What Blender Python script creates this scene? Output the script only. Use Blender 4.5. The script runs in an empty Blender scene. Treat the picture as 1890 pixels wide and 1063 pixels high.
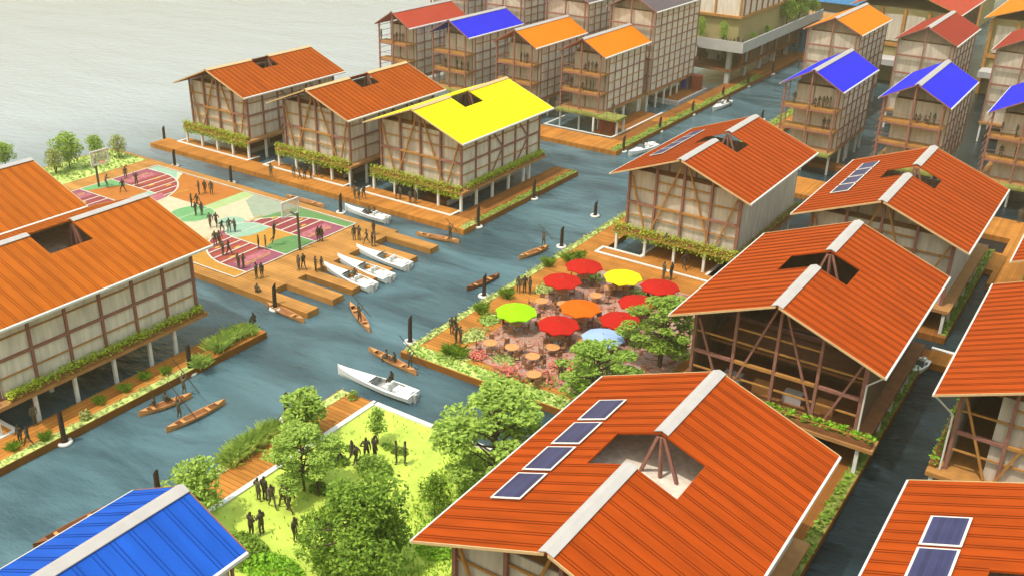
import bpy, math, random
from mathutils import Vector, Matrix
random.seed(7)
R_ = math.radians
sc = bpy.context.scene
col = sc.collection

# ------------------------------------------------------------------ camera
F = 1842.53; CX, CY = 945.0, 531.5; H = 42.0
yaw, pitch, roll = R_(-32.600320), R_(25.305792), R_(-1.626268)
fw = Vector((math.sin(yaw)*math.cos(pitch), math.cos(yaw)*math.cos(pitch), -math.sin(pitch)))
rt = Vector((math.cos(yaw), -math.sin(yaw), 0)); dn = fw.cross(rt)
c_, s_ = math.cos(roll), math.sin(roll)
RX = c_*rt + s_*dn; RY = -s_*rt + c_*dn
cam = bpy.data.cameras.new('camera'); co = bpy.data.objects.new('camera', cam); col.objects.link(co)
co.matrix_world = Matrix(((RX.x, -RY.x, -fw.x, 0), (RX.y, -RY.y, -fw.y, 0), (RX.z, -RY.z, -fw.z, H), (0, 0, 0, 1)))
cam.sensor_width = 36; cam.lens = F/1890*36; cam.clip_start = .5; cam.clip_end = 9000
sc.camera = co
def ray(x, y): return RX*((x-CX)/F) + RY*((y-CY)/F) + fw
def at(x, y, z=0.6):          # point of the place seen at a photo position, on the level z
    r = ray(x, y); t = (z-H)/r.z
    return Vector((r.x*t, r.y*t, z))
def atY(x, y, Y):
    r = ray(x, y); t = Y/r.y
    return Vector((r.x*t, Y, H+r.z*t))

# ------------------------------------------------------------------ tags
def tag(o, label=None, cat=None, group=None, kind=None):
    if label: o['label'] = label
    if cat: o['category'] = cat
    if group: o['group'] = group
    if kind: o['kind'] = kind
    return o
def empty(name, loc, label=None, cat=None, group=None, rz=0):
    o = bpy.data.objects.new(name, None); col.objects.link(o)
    o.location = loc; o.rotation_euler = (0, 0, rz); o.empty_display_size = .3
    return tag(o, label, cat, group)
def kids(o): return [c for c in bpy.data.objects if c.parent is o]
CH = {}
def copy_tree(o, parent=None):
    c = o.copy(); col.objects.link(c); c.parent = parent
    if o.name not in CH: CH[o.name] = kids(o)
    for ch in CH[o.name]: copy_tree(ch, c)
    return c

# ------------------------------------------------------------------ materials
def mat(name, c, rough=.7, var=.18, scale=1.5, bump=0.0, spec=.35, stretch=None, alpha=None, objvar=0):
    m = bpy.data.materials.new(name); m.use_nodes = True
    nt = m.node_tree; N = nt.nodes; L = nt.links; b = N['Principled BSDF']
    b.inputs['Roughness'].default_value = rough
    b.inputs['Specular IOR Level'].default_value = spec
    g = N.new('ShaderNodeNewGeometry'); src = g.outputs['Position']
    if stretch:
        mp = N.new('ShaderNodeMapping'); mp.inputs['Scale'].default_value = stretch
        L.new(src, mp.inputs['Vector']); src = mp.outputs['Vector']
    n = N.new('ShaderNodeTexNoise'); n.inputs['Scale'].default_value = scale; n.inputs['Detail'].default_value = 5
    L.new(src, n.inputs['Vector'])
    r = N.new('ShaderNodeMapRange'); r.inputs[1].default_value = .25; r.inputs[2].default_value = .75
    r.inputs[3].default_value = 1-var; r.inputs[4].default_value = 1+var
    L.new(n.outputs['Fac'], r.inputs[0])
    f = r.outputs[0]
    if objvar:
        oi = N.new('ShaderNodeObjectInfo'); r2 = N.new('ShaderNodeMapRange')
        r2.inputs[3].default_value = 1-objvar; r2.inputs[4].default_value = 1+objvar
        L.new(oi.outputs['Random'], r2.inputs[0])
        mm = N.new('ShaderNodeMath'); mm.operation = 'MULTIPLY'; L.new(f, mm.inputs[0]); L.new(r2.outputs[0], mm.inputs[1]); f = mm.outputs[0]
    mx = N.new('ShaderNodeVectorMath'); mx.operation = 'SCALE'; mx.inputs[0].default_value = c[:3]
    L.new(f, mx.inputs['Scale']); L.new(mx.outputs[0], b.inputs['Base Color'])
    if bump:
        bp = N.new('ShaderNodeBump'); bp.inputs['Strength'].default_value = bump; bp.inputs['Distance'].default_value = .05
        L.new(n.outputs['Fac'], bp.inputs['Height']); L.new(bp.outputs[0], b.inputs['Normal'])
    return m
def plank_mat(name, c, axis, width=.42, dark=.55, line=.16):
    m = mat(name, c, .8, .2, .6, 0, .1)
    nt = m.node_tree; N = nt.nodes; L = nt.links; b = N['Principled BSDF']
    base = b.inputs['Base Color'].links[0].from_socket
    g = N.new('ShaderNodeNewGeometry'); sp = N.new('ShaderNodeSeparateXYZ'); L.new(g.outputs['Position'], sp.inputs[0])
    d = N.new('ShaderNodeMath'); d.operation = 'DIVIDE'; d.inputs[1].default_value = width; L.new(sp.outputs[axis], d.inputs[0])
    fl = N.new('ShaderNodeMath'); fl.operation = 'FLOOR'; L.new(d.outputs[0], fl.inputs[0])
    fr = N.new('ShaderNodeMath'); fr.operation = 'FRACT'; L.new(d.outputs[0], fr.inputs[0])
    lt = N.new('ShaderNodeMath'); lt.operation = 'LESS_THAN'; lt.inputs[1].default_value = line; L.new(fr.outputs[0], lt.inputs[0])
    wn = N.new('ShaderNodeTexWhiteNoise'); wn.noise_dimensions = '1D'; L.new(fl.outputs[0], wn.inputs['W'])
    mr = N.new('ShaderNodeMapRange'); mr.inputs[3].default_value = .82; mr.inputs[4].default_value = 1.15; L.new(wn.outputs['Value'], mr.inputs[0])
    mk = N.new('ShaderNodeMapRange'); mk.inputs[3].default_value = 1; mk.inputs[4].default_value = dark; L.new(lt.outputs[0], mk.inputs[0])
    mu = N.new('ShaderNodeMath'); mu.operation = 'MULTIPLY'; L.new(mr.outputs[0], mu.inputs[0]); L.new(mk.outputs[0], mu.inputs[1])
    sx = N.new('ShaderNodeVectorMath'); sx.operation = 'SCALE'; L.new(base, sx.inputs[0]); L.new(mu.outputs[0], sx.inputs['Scale'])
    L.new(sx.outputs[0], b.inputs['Base Color'])
    return m
def leaf_mat(name, c1, c2):
    m = bpy.data.materials.new(name); m.use_nodes = True
    nt = m.node_tree; N = nt.nodes; L = nt.links; b = N['Principled BSDF']
    b.inputs['Roughness'].default_value = .55; b.inputs['Specular IOR Level'].default_value = .3
    g = N.new('ShaderNodeNewGeometry')
    mx = N.new('ShaderNodeMix'); mx.data_type = 'RGBA'
    mx.inputs[6].default_value = (*c1, 1); mx.inputs[7].default_value = (*c2, 1)
    n = N.new('ShaderNodeTexNoise'); n.inputs['Scale'].default_value = 1.1; L.new(g.outputs['Position'], n.inputs['Vector'])
    a = N.new('ShaderNodeMath'); a.operation = 'ADD'; L.new(g.outputs['Random Per Island'], a.inputs[0]); L.new(n.outputs['Fac'], a.inputs[1])
    h = N.new('ShaderNodeMath'); h.operation = 'MULTIPLY'; h.inputs[1].default_value = .5; L.new(a.outputs[0], h.inputs[0])
    L.new(h.outputs[0], mx.inputs[0]); L.new(mx.outputs[2], b.inputs['Base Color'])
    t = N.new('ShaderNodeBsdfTranslucent'); L.new(mx.outputs[2], t.inputs['Color'])
    ms = N.new('ShaderNodeMixShader'); ms.inputs[0].default_value = .3
    L.new(b.outputs[0], ms.inputs[1]); L.new(t.outputs[0], ms.inputs[2]); L.new(ms.outputs[0], N['Material Output'].inputs['Surface'])
    return m
M = {}
M['roof_or'] = mat('orange_red_sheet', (.305, .0455, .003), .75, .2, .9, 0, .08, (.3, 1.4, .3))
M['roof_or_seam'] = mat('orange_red_seam', (.15, .024, .004), .75, .15, 1, 0, .08)
M['roof_am'] = mat('amber_orange_sheet', (.335, .083, .006), .75, .2, .9, 0, .08, (.3, 1.4, .3))  # orange lightened here, warm haze and glow put into its colour
M['roof_am_seam'] = mat('amber_orange_seam', (.22, .048, .004), .75, .15, 1, 0, .08)
M['roof_br'] = mat('brown_orange_sheet', (.30, .058, .002), .75, .2, .9, 0, .08, (.3, 1.4, .3))
M['roof_yel'] = mat('yellow_sheet', (.80, .68, .006), .75, .05, .3, 0, .08)
M['roof_or2'] = mat('bright_orange_sheet', (.60, .16, .003), .75, .05, .3, 0, .08)
M['roof_red'] = mat('red_sheet', (.34, .045, .025), .75, .07, .3, 0, .08)
M['roof_red2'] = mat('dark_red_sheet', (.24, .025, .015), .75, .07, .3, 0, .08)
M['roof_bluv'] = mat('violet_blue_sheet', (.014, .016, .56), .75, .06, .3, 0, .08)
M['roof_blu'] = mat('royal_blue_sheet', (.010, .075, .42), .75, .2, .9, 0, .08, (.3, 1.4, .3))
M['roof_blu_seam'] = mat('royal_blue_seam', (.007, .045, .25), .75, .1, 1, 0, .08)
M['roof_grey'] = mat('purple_grey_sheet', (.085, .06, .075), .6, .1, .5)
M['white'] = mat('white_paint', (.60, .59, .58), .5, .06, 2)
M['cream'] = mat('cream_trim', (.50, .34, .18), .6, .1, 2)
M['lilac'] = mat('pale_grey_cap', (.38, .355, .36), .55, .08, 1.2)
M['ply'] = mat('plywood', (.475, .415, .362), .9, .24, 1.1, .1, .2, (2.2, 2.2, .35))  # copy for sunlit fronts, colour toned down against the sun
M['ply_brightened'] = mat('plywood_brightened', (.60, .535, .475), .9, .24, 1.1, .1, .2, (2.2, 2.2, .35))  # brightened copy for shaded sides and lofts, fill light put into its colour
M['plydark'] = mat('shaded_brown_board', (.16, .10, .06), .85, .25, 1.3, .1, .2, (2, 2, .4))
M['mauve'] = mat('mauve_timber', (.25, .11, .085), .75, .2, 2)
M['ochre'] = mat('ochre_timber', (.36, .17, .045), .75, .2, 2)
M['floor'] = mat('floor_board', (.34, .17, .06), .75, .2, 1.2)
M['stilt'] = mat('white_stilt', (.62, .62, .62), .6, .12, 2)
M['brown'] = mat('brown_board', (.21, .085, .03), .8, .25, 1)
M['dark'] = mat('dark_timber', (.035, .022, .016), .75, .25, 3)
M['deck_x'] = plank_mat('deck_planks_across', (.38, .155, .032), 1)
M['deck_y'] = plank_mat('deck_planks_along', (.38, .155, .032), 0)
M['deck_court'] = plank_mat('court_deck_planks', (.385, .185, .052), 1, .42, .66)
M['deck_plain'] = plank_mat('orange_deck_boards', (.37, .150, .03), 0, .3, .85, .2)
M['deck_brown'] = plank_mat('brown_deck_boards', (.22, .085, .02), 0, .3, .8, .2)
M['pink'] = mat('pink_paving', (.36, .17, .115), .85, .45, 1.6)
def paving():
    nt = M['pink'].node_tree; N = nt.nodes; L = nt.links; b = N['Principled BSDF']
    g = N.new('ShaderNodeNewGeometry'); v = N.new('ShaderNodeTexNoise'); v.inputs['Scale'].default_value = .9; v.inputs['Detail'].default_value = 4; v.inputs['Distortion'].default_value = 2.5
    L.new(g.outputs['Position'], v.inputs['Vector']); c = N.new('ShaderNodeValToRGB'); e = c.color_ramp.elements
    e[0].position = .34; e[0].color = (.12, .055, .032, 1); e[1].position = .68; e[1].color = (.30, .14, .095, 1)
    for p, k in ((.45, (.36, .135, .085, 1)), (.52, (.38, .23, .18, 1)), (.56, (.24, .26, .27, 1)), (.60, (.36, .165, .12, 1))):
        n = e.new(p); n.color = k
    L.new(v.outputs['Fac'], c.inputs[0]); L.new(c.outputs[0], b.inputs['Base Color'])
paving()
M['soil'] = mat('soil', (.20, .095, .035), .9, .3, 2)
M['moss'] = mat('moss_bed', (.19, .20, .045), .9, .35, 1.2, .3)
M['paleg'] = mat('pale_green_bed', (.42, .50, .16), .9, .3, 1.0, .2)
M['lawn'] = mat('lawn', (.40, .50, .075), .9, .2, .8, .2)
M['lawn2'] = mat('darker_turf', (.20, .34, .03), .9, .3, 1.5, .3)
M['leaf_y'] = leaf_mat('leaf_yellow_green', (.09, .19, .02), (.50, .66, .12))
M['leaf_m'] = leaf_mat('leaf_mid_green', (.06, .15, .012), (.42, .58, .09))
M['leaf_d'] = leaf_mat('leaf_dark_green', (.035, .10, .008), (.33, .50, .05))
M['leaf_p'] = leaf_mat('leaf_pale', (.16, .20, .05), (.55, .58, .2))
M['leaf_b'] = leaf_mat('leaf_bright', (.10, .26, .015), (.34, .62, .03))
M['leaf_h'] = leaf_mat('leaf_hanging', (.17, .28, .012), (.62, .70, .06))
M['grass'] = leaf_mat('grass_blades', (.26, .40, .06), (.62, .74, .2))
M['grass_d'] = leaf_mat('turf_blades', (.09, .2, .015), (.36, .5, .05))
M['bark'] = mat('bark', (.10, .07, .045), .9, .3, 4, .3)
M['person'] = mat('dark_clothing', (.085, .07, .048), .85, .3, 4, 0, .15, None, None, .35)
M['person2'] = mat('dark_skin_and_hair', (.05, .035, .024), .8, .2, 4, 0, .2, None, None, .2)
M['canoe'] = mat('tan_canoe_wood', (.50, .235, .085), .6, .2, 1.5)
M['canoe_in'] = mat('canoe_inside', (.30, .125, .045), .7, .25, 1.5)
M['canoe_d'] = mat('dark_canoe_wood', (.20, .075, .03), .6, .25, 1.5)
M['gel'] = mat('white_gelcoat', (.70, .70, .71), .25, .04, 1, 0, .5)
M['cockpit'] = mat('grey_cockpit', (.33, .33, .33), .6, .2, 3)
M['glass'] = mat('dark_tinted_glass', (.05, .06, .07), .1, .1, 2, 0, .6)
M['solar'] = plank_mat('solar_cells', (.035, .036, .10), 0, .3, 1.35, .1)
M['solar'].node_tree.nodes['Principled BSDF'].inputs['Roughness'].default_value = .3
M['steel'] = mat('dark_green_steel', (.06, .065, .045), .5, .15, 3)
M['board'] = mat('hoop_board', (.55, .56, .5), .4, .1, 2)
M['board'].node_tree.nodes['Principled BSDF'].inputs['Alpha'].default_value = .3
M['orange'] = mat('orange_rim', (.75, .14, .03), .5, .1, 3)
M['ball'] = mat('orange_ball', (.32, .09, .03), .7, .15, 6)
M['net'] = mat('net_cord', (.7, .7, .66), .8, .1, 4)
M['concrete'] = mat('grey_concrete', (.40, .39, .40), .8, .1, .5)
M['teal'] = mat('blue_paint', (.03, .16, .36), .6, .15, 1)
M['navy'] = mat('navy_door', (.02, .03, .3), .6, .1, 2)
M['crate'] = mat('red_brown_crate', (.22, .04, .018), .7, .25, 2)
M['olive'] = mat('olive_plaster', (.30, .25, .12), .85, .12, .6)
M['black'] = mat('dark_opening', (.02, .02, .024), .5, .2, 2)
M['seat'] = mat('brown_wicker', (.22, .10, .05), .8, .25, 5)
M['table'] = mat('tan_tabletop', (.48, .22, .08), .6, .2, 3)
for k, c in dict(u_red=(.36, .012, .008), u_yel=(.78, .66, .01), u_lime=(.25, .66, .006), u_or=(.62, .10, .005), u_blue=(.26, .36, .60)).items():
    M[k] = mat('canopy_'+k[2:], c, .85, .06, 1, 0, .08)
for k, c in dict(c_or=(.56, .20, .045), c_cream=(.72, .62, .44), c_mar=(.34, .075, .085), c_mint=(.36, .56, .43), c_green=(.16, .32, .12), c_lime=(.46, .60, .28),
                 c_grey=(.40, .46, .36), c_ochre=(.62, .31, .06), c_pur=(.36, .11, .17), c_line=(.80, .74, .66), c_red=(.44, .10, .07), c_pale=(.62, .70, .48),
                 c_grn2=(.20, .46, .20), c_yel=(.75, .48, .08), c_pink=(.70, .22, .20)).items():
    M[k] = mat('court_paint_'+k[2:], tuple(v*.66 for v in c), .85, .1, 1.3, 0, .1)
def purple_pattern():
    m = mat('court_paint_speckled', (.34, .10, .13), .8, .5, 2.6)
    return m
M['c_spk'] = purple_pattern()

# water
def water_mat():
    m = bpy.data.materials.new('water'); m.use_nodes = True
    nt = m.node_tree; N = nt.nodes; L = nt.links; b = N['Principled BSDF']
    b.inputs['Roughness'].default_value = .12; b.inputs['IOR'].default_value = 1.33
    g = N.new('ShaderNodeNewGeometry')
    n0 = N.new('ShaderNodeTexNoise'); n0.inputs['Scale'].default_value = .16; n0.inputs['Detail'].default_value = 6; n0.inputs['Distortion'].default_value = 1.2
    cr = N.new('ShaderNodeValToRGB'); cr.color_ramp.elements[0].position = .38; cr.color_ramp.elements[1].position = .7
    cr.color_ramp.elements[0].color = (.034, .066, .085, 1); cr.color_ramp.elements[1].color = (.09, .168, .205, 1)
    L.new(n0.outputs['Fac'], cr.inputs[0])
    # open water west of the decks painted paler, standing in for haze and glow
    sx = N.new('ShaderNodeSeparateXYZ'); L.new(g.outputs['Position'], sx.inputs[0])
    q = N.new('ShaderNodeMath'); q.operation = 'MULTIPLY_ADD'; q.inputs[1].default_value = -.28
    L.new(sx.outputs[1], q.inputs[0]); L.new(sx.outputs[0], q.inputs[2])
    sea_haze = N.new('ShaderNodeMapRange'); sea_haze.inputs[1].default_value = -112; sea_haze.inputs[2].default_value = -165; sea_haze.interpolation_type = 'SMOOTHSTEP'
    L.new(q.outputs[0], sea_haze.inputs[0])
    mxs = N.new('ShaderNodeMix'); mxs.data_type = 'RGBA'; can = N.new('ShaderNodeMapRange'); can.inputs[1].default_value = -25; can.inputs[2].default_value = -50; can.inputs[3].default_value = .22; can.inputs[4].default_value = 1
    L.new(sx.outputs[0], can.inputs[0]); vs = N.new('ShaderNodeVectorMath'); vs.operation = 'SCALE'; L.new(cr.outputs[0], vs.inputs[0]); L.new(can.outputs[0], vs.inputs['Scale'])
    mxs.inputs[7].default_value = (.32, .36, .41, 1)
    L.new(sea_haze.outputs[0], mxs.inputs[0]); L.new(vs.outputs[0], mxs.inputs[6]); L.new(mxs.outputs[2], b.inputs['Base Color'])
    mp = N.new('ShaderNodeMapping'); mp.inputs['Rotation'].default_value = (0, 0, R_(-30)); mp.inputs['Scale'].default_value = (.42, 1.0, 1)
    L.new(g.outputs['Position'], mp.inputs['Vector'])
    L.new(mp.outputs[0], n0.inputs['Vector'])
    n1 = N.new('ShaderNodeTexNoise'); n1.inputs['Scale'].default_value = 1.25; n1.inputs['Detail'].default_value = 6; n1.inputs['Roughness'].default_value = .6
    L.new(mp.outputs[0], n1.inputs['Vector'])
    n2 = N.new('ShaderNodeTexNoise'); n2.inputs['Scale'].default_value = .13; n2.inputs['Detail'].default_value = 3
    L.new(mp.outputs[0], n2.inputs['Vector'])
    ad = N.new('ShaderNodeMath'); ad.operation = 'MULTIPLY_ADD'; ad.inputs[1].default_value = 2.2
    L.new(n2.outputs['Fac'], ad.inputs[0]); L.new(n1.outputs['Fac'], ad.inputs[2])
    bp = N.new('ShaderNodeBump'); bp.inputs['Strength'].default_value = .7; bp.inputs['Distance'].default_value = .33
    L.new(ad.outputs[0], bp.inputs['Height']); L.new(bp.outputs[0], b.inputs['Normal'])
    return m
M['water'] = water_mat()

# ------------------------------------------------------------------ mesh builder
class MB:
    def __init__(s): s.v = []; s.f = []; s.m = []
    def face(s, pts, mi=0):
        b = len(s.v); s.v += [tuple(p) for p in pts]; s.f.append(tuple(range(b, b+len(pts)))); s.m.append(mi)
    def box(s, x0, y0, z0, x1, y1, z1, mi=0):
        s.hexa([(x0, y0, z0), (x1, y0, z0), (x1, y1, z0), (x0, y1, z0), (x0, y0, z1), (x1, y0, z1), (x1, y1, z1), (x0, y1, z1)], mi)
        return s
    def hexa(s, p, mi=0):
        b = len(s.v); s.v += [tuple(q) for q in p]
        for f in ((3, 2, 1, 0), (4, 5, 6, 7), (0, 1, 5, 4), (1, 2, 6, 5), (2, 3, 7, 6), (3, 0, 4, 7)):
            s.f.append(tuple(b+i for i in f)); s.m.append(mi)
        return s
    def prism(s, poly, z0, z1, mi=0):      # poly counter-clockwise
        b = len(s.v); n = len(poly)
        s.v += [(p[0], p[1], z0) for p in poly]+[(p[0], p[1], z1) for p in poly]
        s.f.append(tuple(b+i for i in reversed(range(n)))); s.m.append(mi)
        s.f.append(tuple(b+n+i for i in range(n))); s.m.append(mi)
        for i in range(n):
            j = (i+1) % n; s.f.append((b+i, b+j, b+n+j, b+n+i)); s.m.append(mi)
        return s
    def bar(s, p, q, w, h=None, mi=0):
        p, q = Vector(p), Vector(q); h = h or w; d = (q-p).normalized()
        u = d.cross(Vector((0, 0, 1)))
        if u.length < 1e-3: u = Vector((1, 0, 0))
        u.normalize(); t = u.cross(d); u = u*w/2; t = t*h/2
        s.hexa([p-u-t, p+u-t, q+u-t, q-u-t, p-u+t, p+u+t, q+u+t, q-u+t], mi); return s
    def tube(s, pts, rs, n=8, mi=0, cap=True):
        rings = []
        for i, p in enumerate(pts):
            p = Vector(p); a = Vector(pts[max(i-1, 0)]); b = Vector(pts[min(i+1, len(pts)-1)])
            d = (b-a).normalized(); u = d.cross(Vector((0, 1, 0)) if abs(d.y) < .9 else Vector((1, 0, 0))).normalized(); w = d.cross(u)
            k = len(s.v)
            for j in range(n):
                t = 2*math.pi*j/n; s.v.append(tuple(p+(u*math.cos(t)+w*math.sin(t))*rs[i]))
            rings.append(k)
        for a, b in zip(rings, rings[1:]):
            for j in range(n):
                k = (j+1) % n; s.f.append((a+j, a+k, b+k, b+j)); s.m.append(mi)
        if cap:
            s.f.append(tuple(rings[0]+j for j in reversed(range(n)))); s.m.append(mi)
            s.f.append(tuple(rings[-1]+j for j in range(n))); s.m.append(mi)
        return s
    def leaf(s, c, r, up=.6, mi=0):
        n = Vector((random.gauss(0, 1), random.gauss(0, 1), abs(random.gauss(0, 1))*(1+4*up)))
        n.normalize(); a = Vector((random.gauss(0, 1), random.gauss(0, 1), random.gauss(0, 1))); u = n.cross(a)
        if u.length < 1e-3: return
        u.normalize(); w = n.cross(u); c = Vector(c); l = r*random.uniform(.7, 1.25)
        b = len(s.v); s.v += [tuple(c-u*l), tuple(c-w*l*.55+n*l*.12), tuple(c+u*l), tuple(c+w*l*.55+n*l*.12)]
        s.f.append((b, b+1, b+2, b+3)); s.m.append(mi)
    def blade(s, c, h, w, lean):
        a = random.uniform(0, 6.283); d = Vector((math.cos(a), math.sin(a), 0)); u = Vector((-d.y, d.x, 0))*w
        c = Vector(c); m1 = c+d*lean*.35+Vector((0, 0, h*.7)); t = c+d*lean+Vector((0, 0, h))
        b = len(s.v); s.v += [tuple(c-u), tuple(c+u), tuple(m1+u*.7), tuple(t), tuple(m1-u*.7)]
        s.f.append((b, b+1, b+2, b+3, b+4)); s.m.append(0)
    def build(s, name, mats, parent=None, smooth=False):
        me = bpy.data.meshes.new(name)
        off = Vector((0, 0, 0))
        if parent is not None:
            r = parent
            while r.parent: r = r.parent
            off = r.location.copy()
        me.from_pydata([(x-off.x, y-off.y, z-off.z) for x, y, z in s.v], [], s.f)
        for m in (mats if isinstance(mats, (list, tuple)) else [mats]): me.materials.append(M[m])
        me.polygons.foreach_set('material_index', s.m)
        if smooth: me.polygons.foreach_set('use_smooth', [True]*len(s.f))
        me.update()
        o = bpy.data.objects.new(name, me); col.objects.link(o)
        if parent is not None: o.parent = parent
        return o
def bar(name, parent, p, q, w, h, m): return MB().bar(p, q, w, h).build(name, m, parent)
def struct(name, mb, m): return tag(mb.build(name, m), kind='structure')

# ------------------------------------------------------------------ world, sun
w = bpy.data.worlds.new('World'); sc.world = w; w.use_nodes = True
sky = w.node_tree.nodes.new('ShaderNodeTexSky'); sky.sky_type = 'NISHITA'; sky.sun_disc = False
SUN = Vector((-.12, -.37, .92)).normalized()
sky.sun_elevation = math.asin(SUN.z); sky.sun_rotation = math.atan2(SUN.x, SUN.y) % (2*math.pi)
sky.dust_density = 3; sky.air_density = 4; sky.ozone_density = 1.6
bg = w.node_tree.nodes['Background']; bg.inputs[1].default_value = .15
w.node_tree.links.new(sky.outputs[0], bg.inputs[0])
sl = bpy.data.lights.new('sun', 'SUN'); sl.energy = 2.0; sl.angle = R_(.6); sl.color = (1, .93, .80)
so = bpy.data.objects.new('sun', sl); col.objects.link(so); so.location = (-60, -60, 150)
so.rotation_euler = SUN.to_track_quat('Z', 'Y').to_euler()
sc.view_settings.view_transform = 'Standard'; sc.view_settings.look = 'None'; sc.view_settings.gamma = 1
sc.view_settings.exposure = .78

# ------------------------------------------------------------------ setting
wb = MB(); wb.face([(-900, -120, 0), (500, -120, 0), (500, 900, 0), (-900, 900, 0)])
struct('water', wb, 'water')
hm = bpy.data.materials.new('haze'); hm.use_nodes = True; hn = hm.node_tree; hn.nodes.remove(hn.nodes['Principled BSDF'])
pv = hn.nodes.new('ShaderNodeVolumePrincipled'); pv.inputs['Color'].default_value = (1, .86, .64, 1); pv.inputs['Density'].default_value = .0007; pv.inputs['Anisotropy'].default_value = .6
hn.links.new(pv.outputs[0], hn.nodes['Material Output'].inputs['Volume']); M['haze'] = hm
tag(MB().box(-1000, -200, -2, 600, 1000, 48).build('haze', 'haze'), kind='stuff')
ZD = .6
def deck(name, x0, y0, x1, y1, m, z=ZD):
    return struct(name, MB().box(x0, y0, -.35, x1, y1, z), m)
def strip(name, x0, y0, x1, y1, m, z0=ZD, h=.012):
    return struct(name, MB().box(x0, y0, z0, x1, y1, z0+h), m)
def rim(segs, wd=.3, h=.09):            # white kerb along a path of points
    mb = MB()
    for (a, b) in segs: mb.box(min(a[0], b[0])-wd/2, min(a[1], b[1])-wd/2, ZD, max(a[0], b[0])+wd/2, max(a[1], b[1])+wd/2, ZD+h)
    return struct('deck_kerb', mb, 'white')
# M row walkway
deck('boardwalk', -112, 83, -59.6, 86.0, 'deck_plain')
for x0, x1 in ((-109.5, -96.1), (-93.2, -79.6), (-77.1, -63.4)):
    deck('boardwalk', x0, 86.0, x1, 87.7, 'deck_plain', ZD+.004)
    rim([((x0, 85.7), (x0, 87.5)), ((x0+.3, 85.7), (x1-.3, 85.7)), ((x1, 85.7), (x1, 87.6))])
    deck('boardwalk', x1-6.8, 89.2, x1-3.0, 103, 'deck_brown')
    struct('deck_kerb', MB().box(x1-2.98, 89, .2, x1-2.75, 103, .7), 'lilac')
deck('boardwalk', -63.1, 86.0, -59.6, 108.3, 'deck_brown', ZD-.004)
# court deck with its fingers
deck('court_deck', -114, 58.2, -65.3, 78.6, 'deck_court')
for ya, yb in ((58.2, 59.7), (61.6, 63.1), (64.3, 65.6), (66.8, 68.2), (69.3, 70.5), (72.6, 74.4), (76.6, 78.0)):
    deck('pier', -65.3, ya, -59.3, yb, 'deck_court', ZD-.004)
# left house decks
deck('boardwalk', -62.7, 20, -59.6, 53.5, 'deck_y', ZD)
deck('boardwalk', -95, 22, -62.7, 32.2, 'deck_plain', ZD-.004)
rim([((-90, 32.0), (-63.0, 32.0)), ((-63.0, 30.5), (-63.0, 31.7))])
# plaza
deck('plaza_deck', -47.9, 57.6, -26.2, 88.0, 'deck_x')
deck('plaza_deck', -47.9, 88.0, -44.6, 106, 'deck_x', ZD-.004)
deck('plaza_deck', -40.3, 88.0, -33.2, 96, 'deck_y', ZD-.004)
rim([((-44.9, 86.5), (-44.9, 88.0)), ((-44.6, 86.5), (-30, 86.5)), ((-44.6, 88.1), (-40.4, 88.1)), ((-33.0, 88.0), (-33.0, 96)), ((-40.5, 88.4), (-40.5, 95))])
# garden island
deck('garden_deck', -47.8, 24, -44.4, 50.1, 'deck_x')
struct('garden_island', MB().box(-44.4, 18, -.35, -26.5, 49.8, ZD+.02), 'lawn')
rim([((-44.3, 24), (-44.3, 49.9)), ((-44.0, 49.9), (-27, 49.9))], .42, .16)
# T row decks
deck('boardwalk', -126, 118.8, -59.6, 123.8, 'deck_plain')
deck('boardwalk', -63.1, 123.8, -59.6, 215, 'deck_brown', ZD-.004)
for ya, yb in ((136, 139), (149.2, 152), (176, 179)): strip('boardwalk_planks', -63.0, ya, -60.7, yb, 'deck_plain')
rim([((-74.5, 124.3), (-63.4, 124.3)), ((-74.5, 124.6), (-74.5, 130)), ((-63.3, 124.6), (-63.3, 141))])
deck('boardwalk', -67, 126, -63.5, 140, 'deck_brown', ZD-.008)
deck('boardwalk', -48, 117, -44.8, 175, 'deck_plain')
deck('boardwalk', -44.8, 117.6, 8, 124.2, 'deck_plain', ZD-.004)
deck('boardwalk', -9.2, 103, -5.6, 117.6, 'deck_plain')
deck('boardwalk', -10.4, 107, -9.2, 112.5, 'deck_plain', ZD-.01)
# R row side decks
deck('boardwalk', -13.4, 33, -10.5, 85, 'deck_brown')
deck('boardwalk', -10.5, 82.6, -4, 85.2, 'deck_plain', ZD-.004)
rim([((-10.4, 85.4), (-8.4, 85.4)), ((-8.4, 85.7), (-8.4, 87.6))], .4)
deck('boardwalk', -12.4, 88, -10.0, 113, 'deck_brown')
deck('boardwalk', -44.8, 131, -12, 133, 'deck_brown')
# small floating dock by the wide building
struct('floating_dock', MB().box(-69.2, 148.4, -.3, -63.9, 160, .75), 'lilac')
strip('dock_planks', -68.7, 148.9, -64.3, 159.6, 'deck_brown', .75)
# planted ground-cover strips on the decks
def cover(name, x0, y0, x1, y1, m, leafm, n, r=.16, h=.25, z=ZD):
    mb = MB().box(x0, y0, z, x1, y1, z+.03)
    for _ in range(n): mb.leaf((random.uniform(x0, x1), random.uniform(y0, y1), z+.05+random.random()*h), r, .5, 1)
    return tag(mb.build(name, [m, leafm]), kind='stuff')
cover('ground_cover', -47.85, 58.0, -47.2, 105, 'paleg', 'leaf_p', 900)
cover('ground_cover', -60.4, 86.5, -59.65, 108.2, 'moss', 'leaf_m', 420)
cover('ground_cover', -60.4, 83.3, -59.65, 86.0, 'paleg', 'leaf_p', 60)
cover('ground_cover', -60.4, 20, -59.65, 47.0, 'paleg', 'leaf_p', 260)
cover('ground_cover', -60.8, 119, -59.65, 175, 'moss', 'leaf_m', 900, .2)
cover('ground_cover', -47.95, 117.2, -46.6, 165, 'moss', 'leaf_y', 700, .22)
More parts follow.
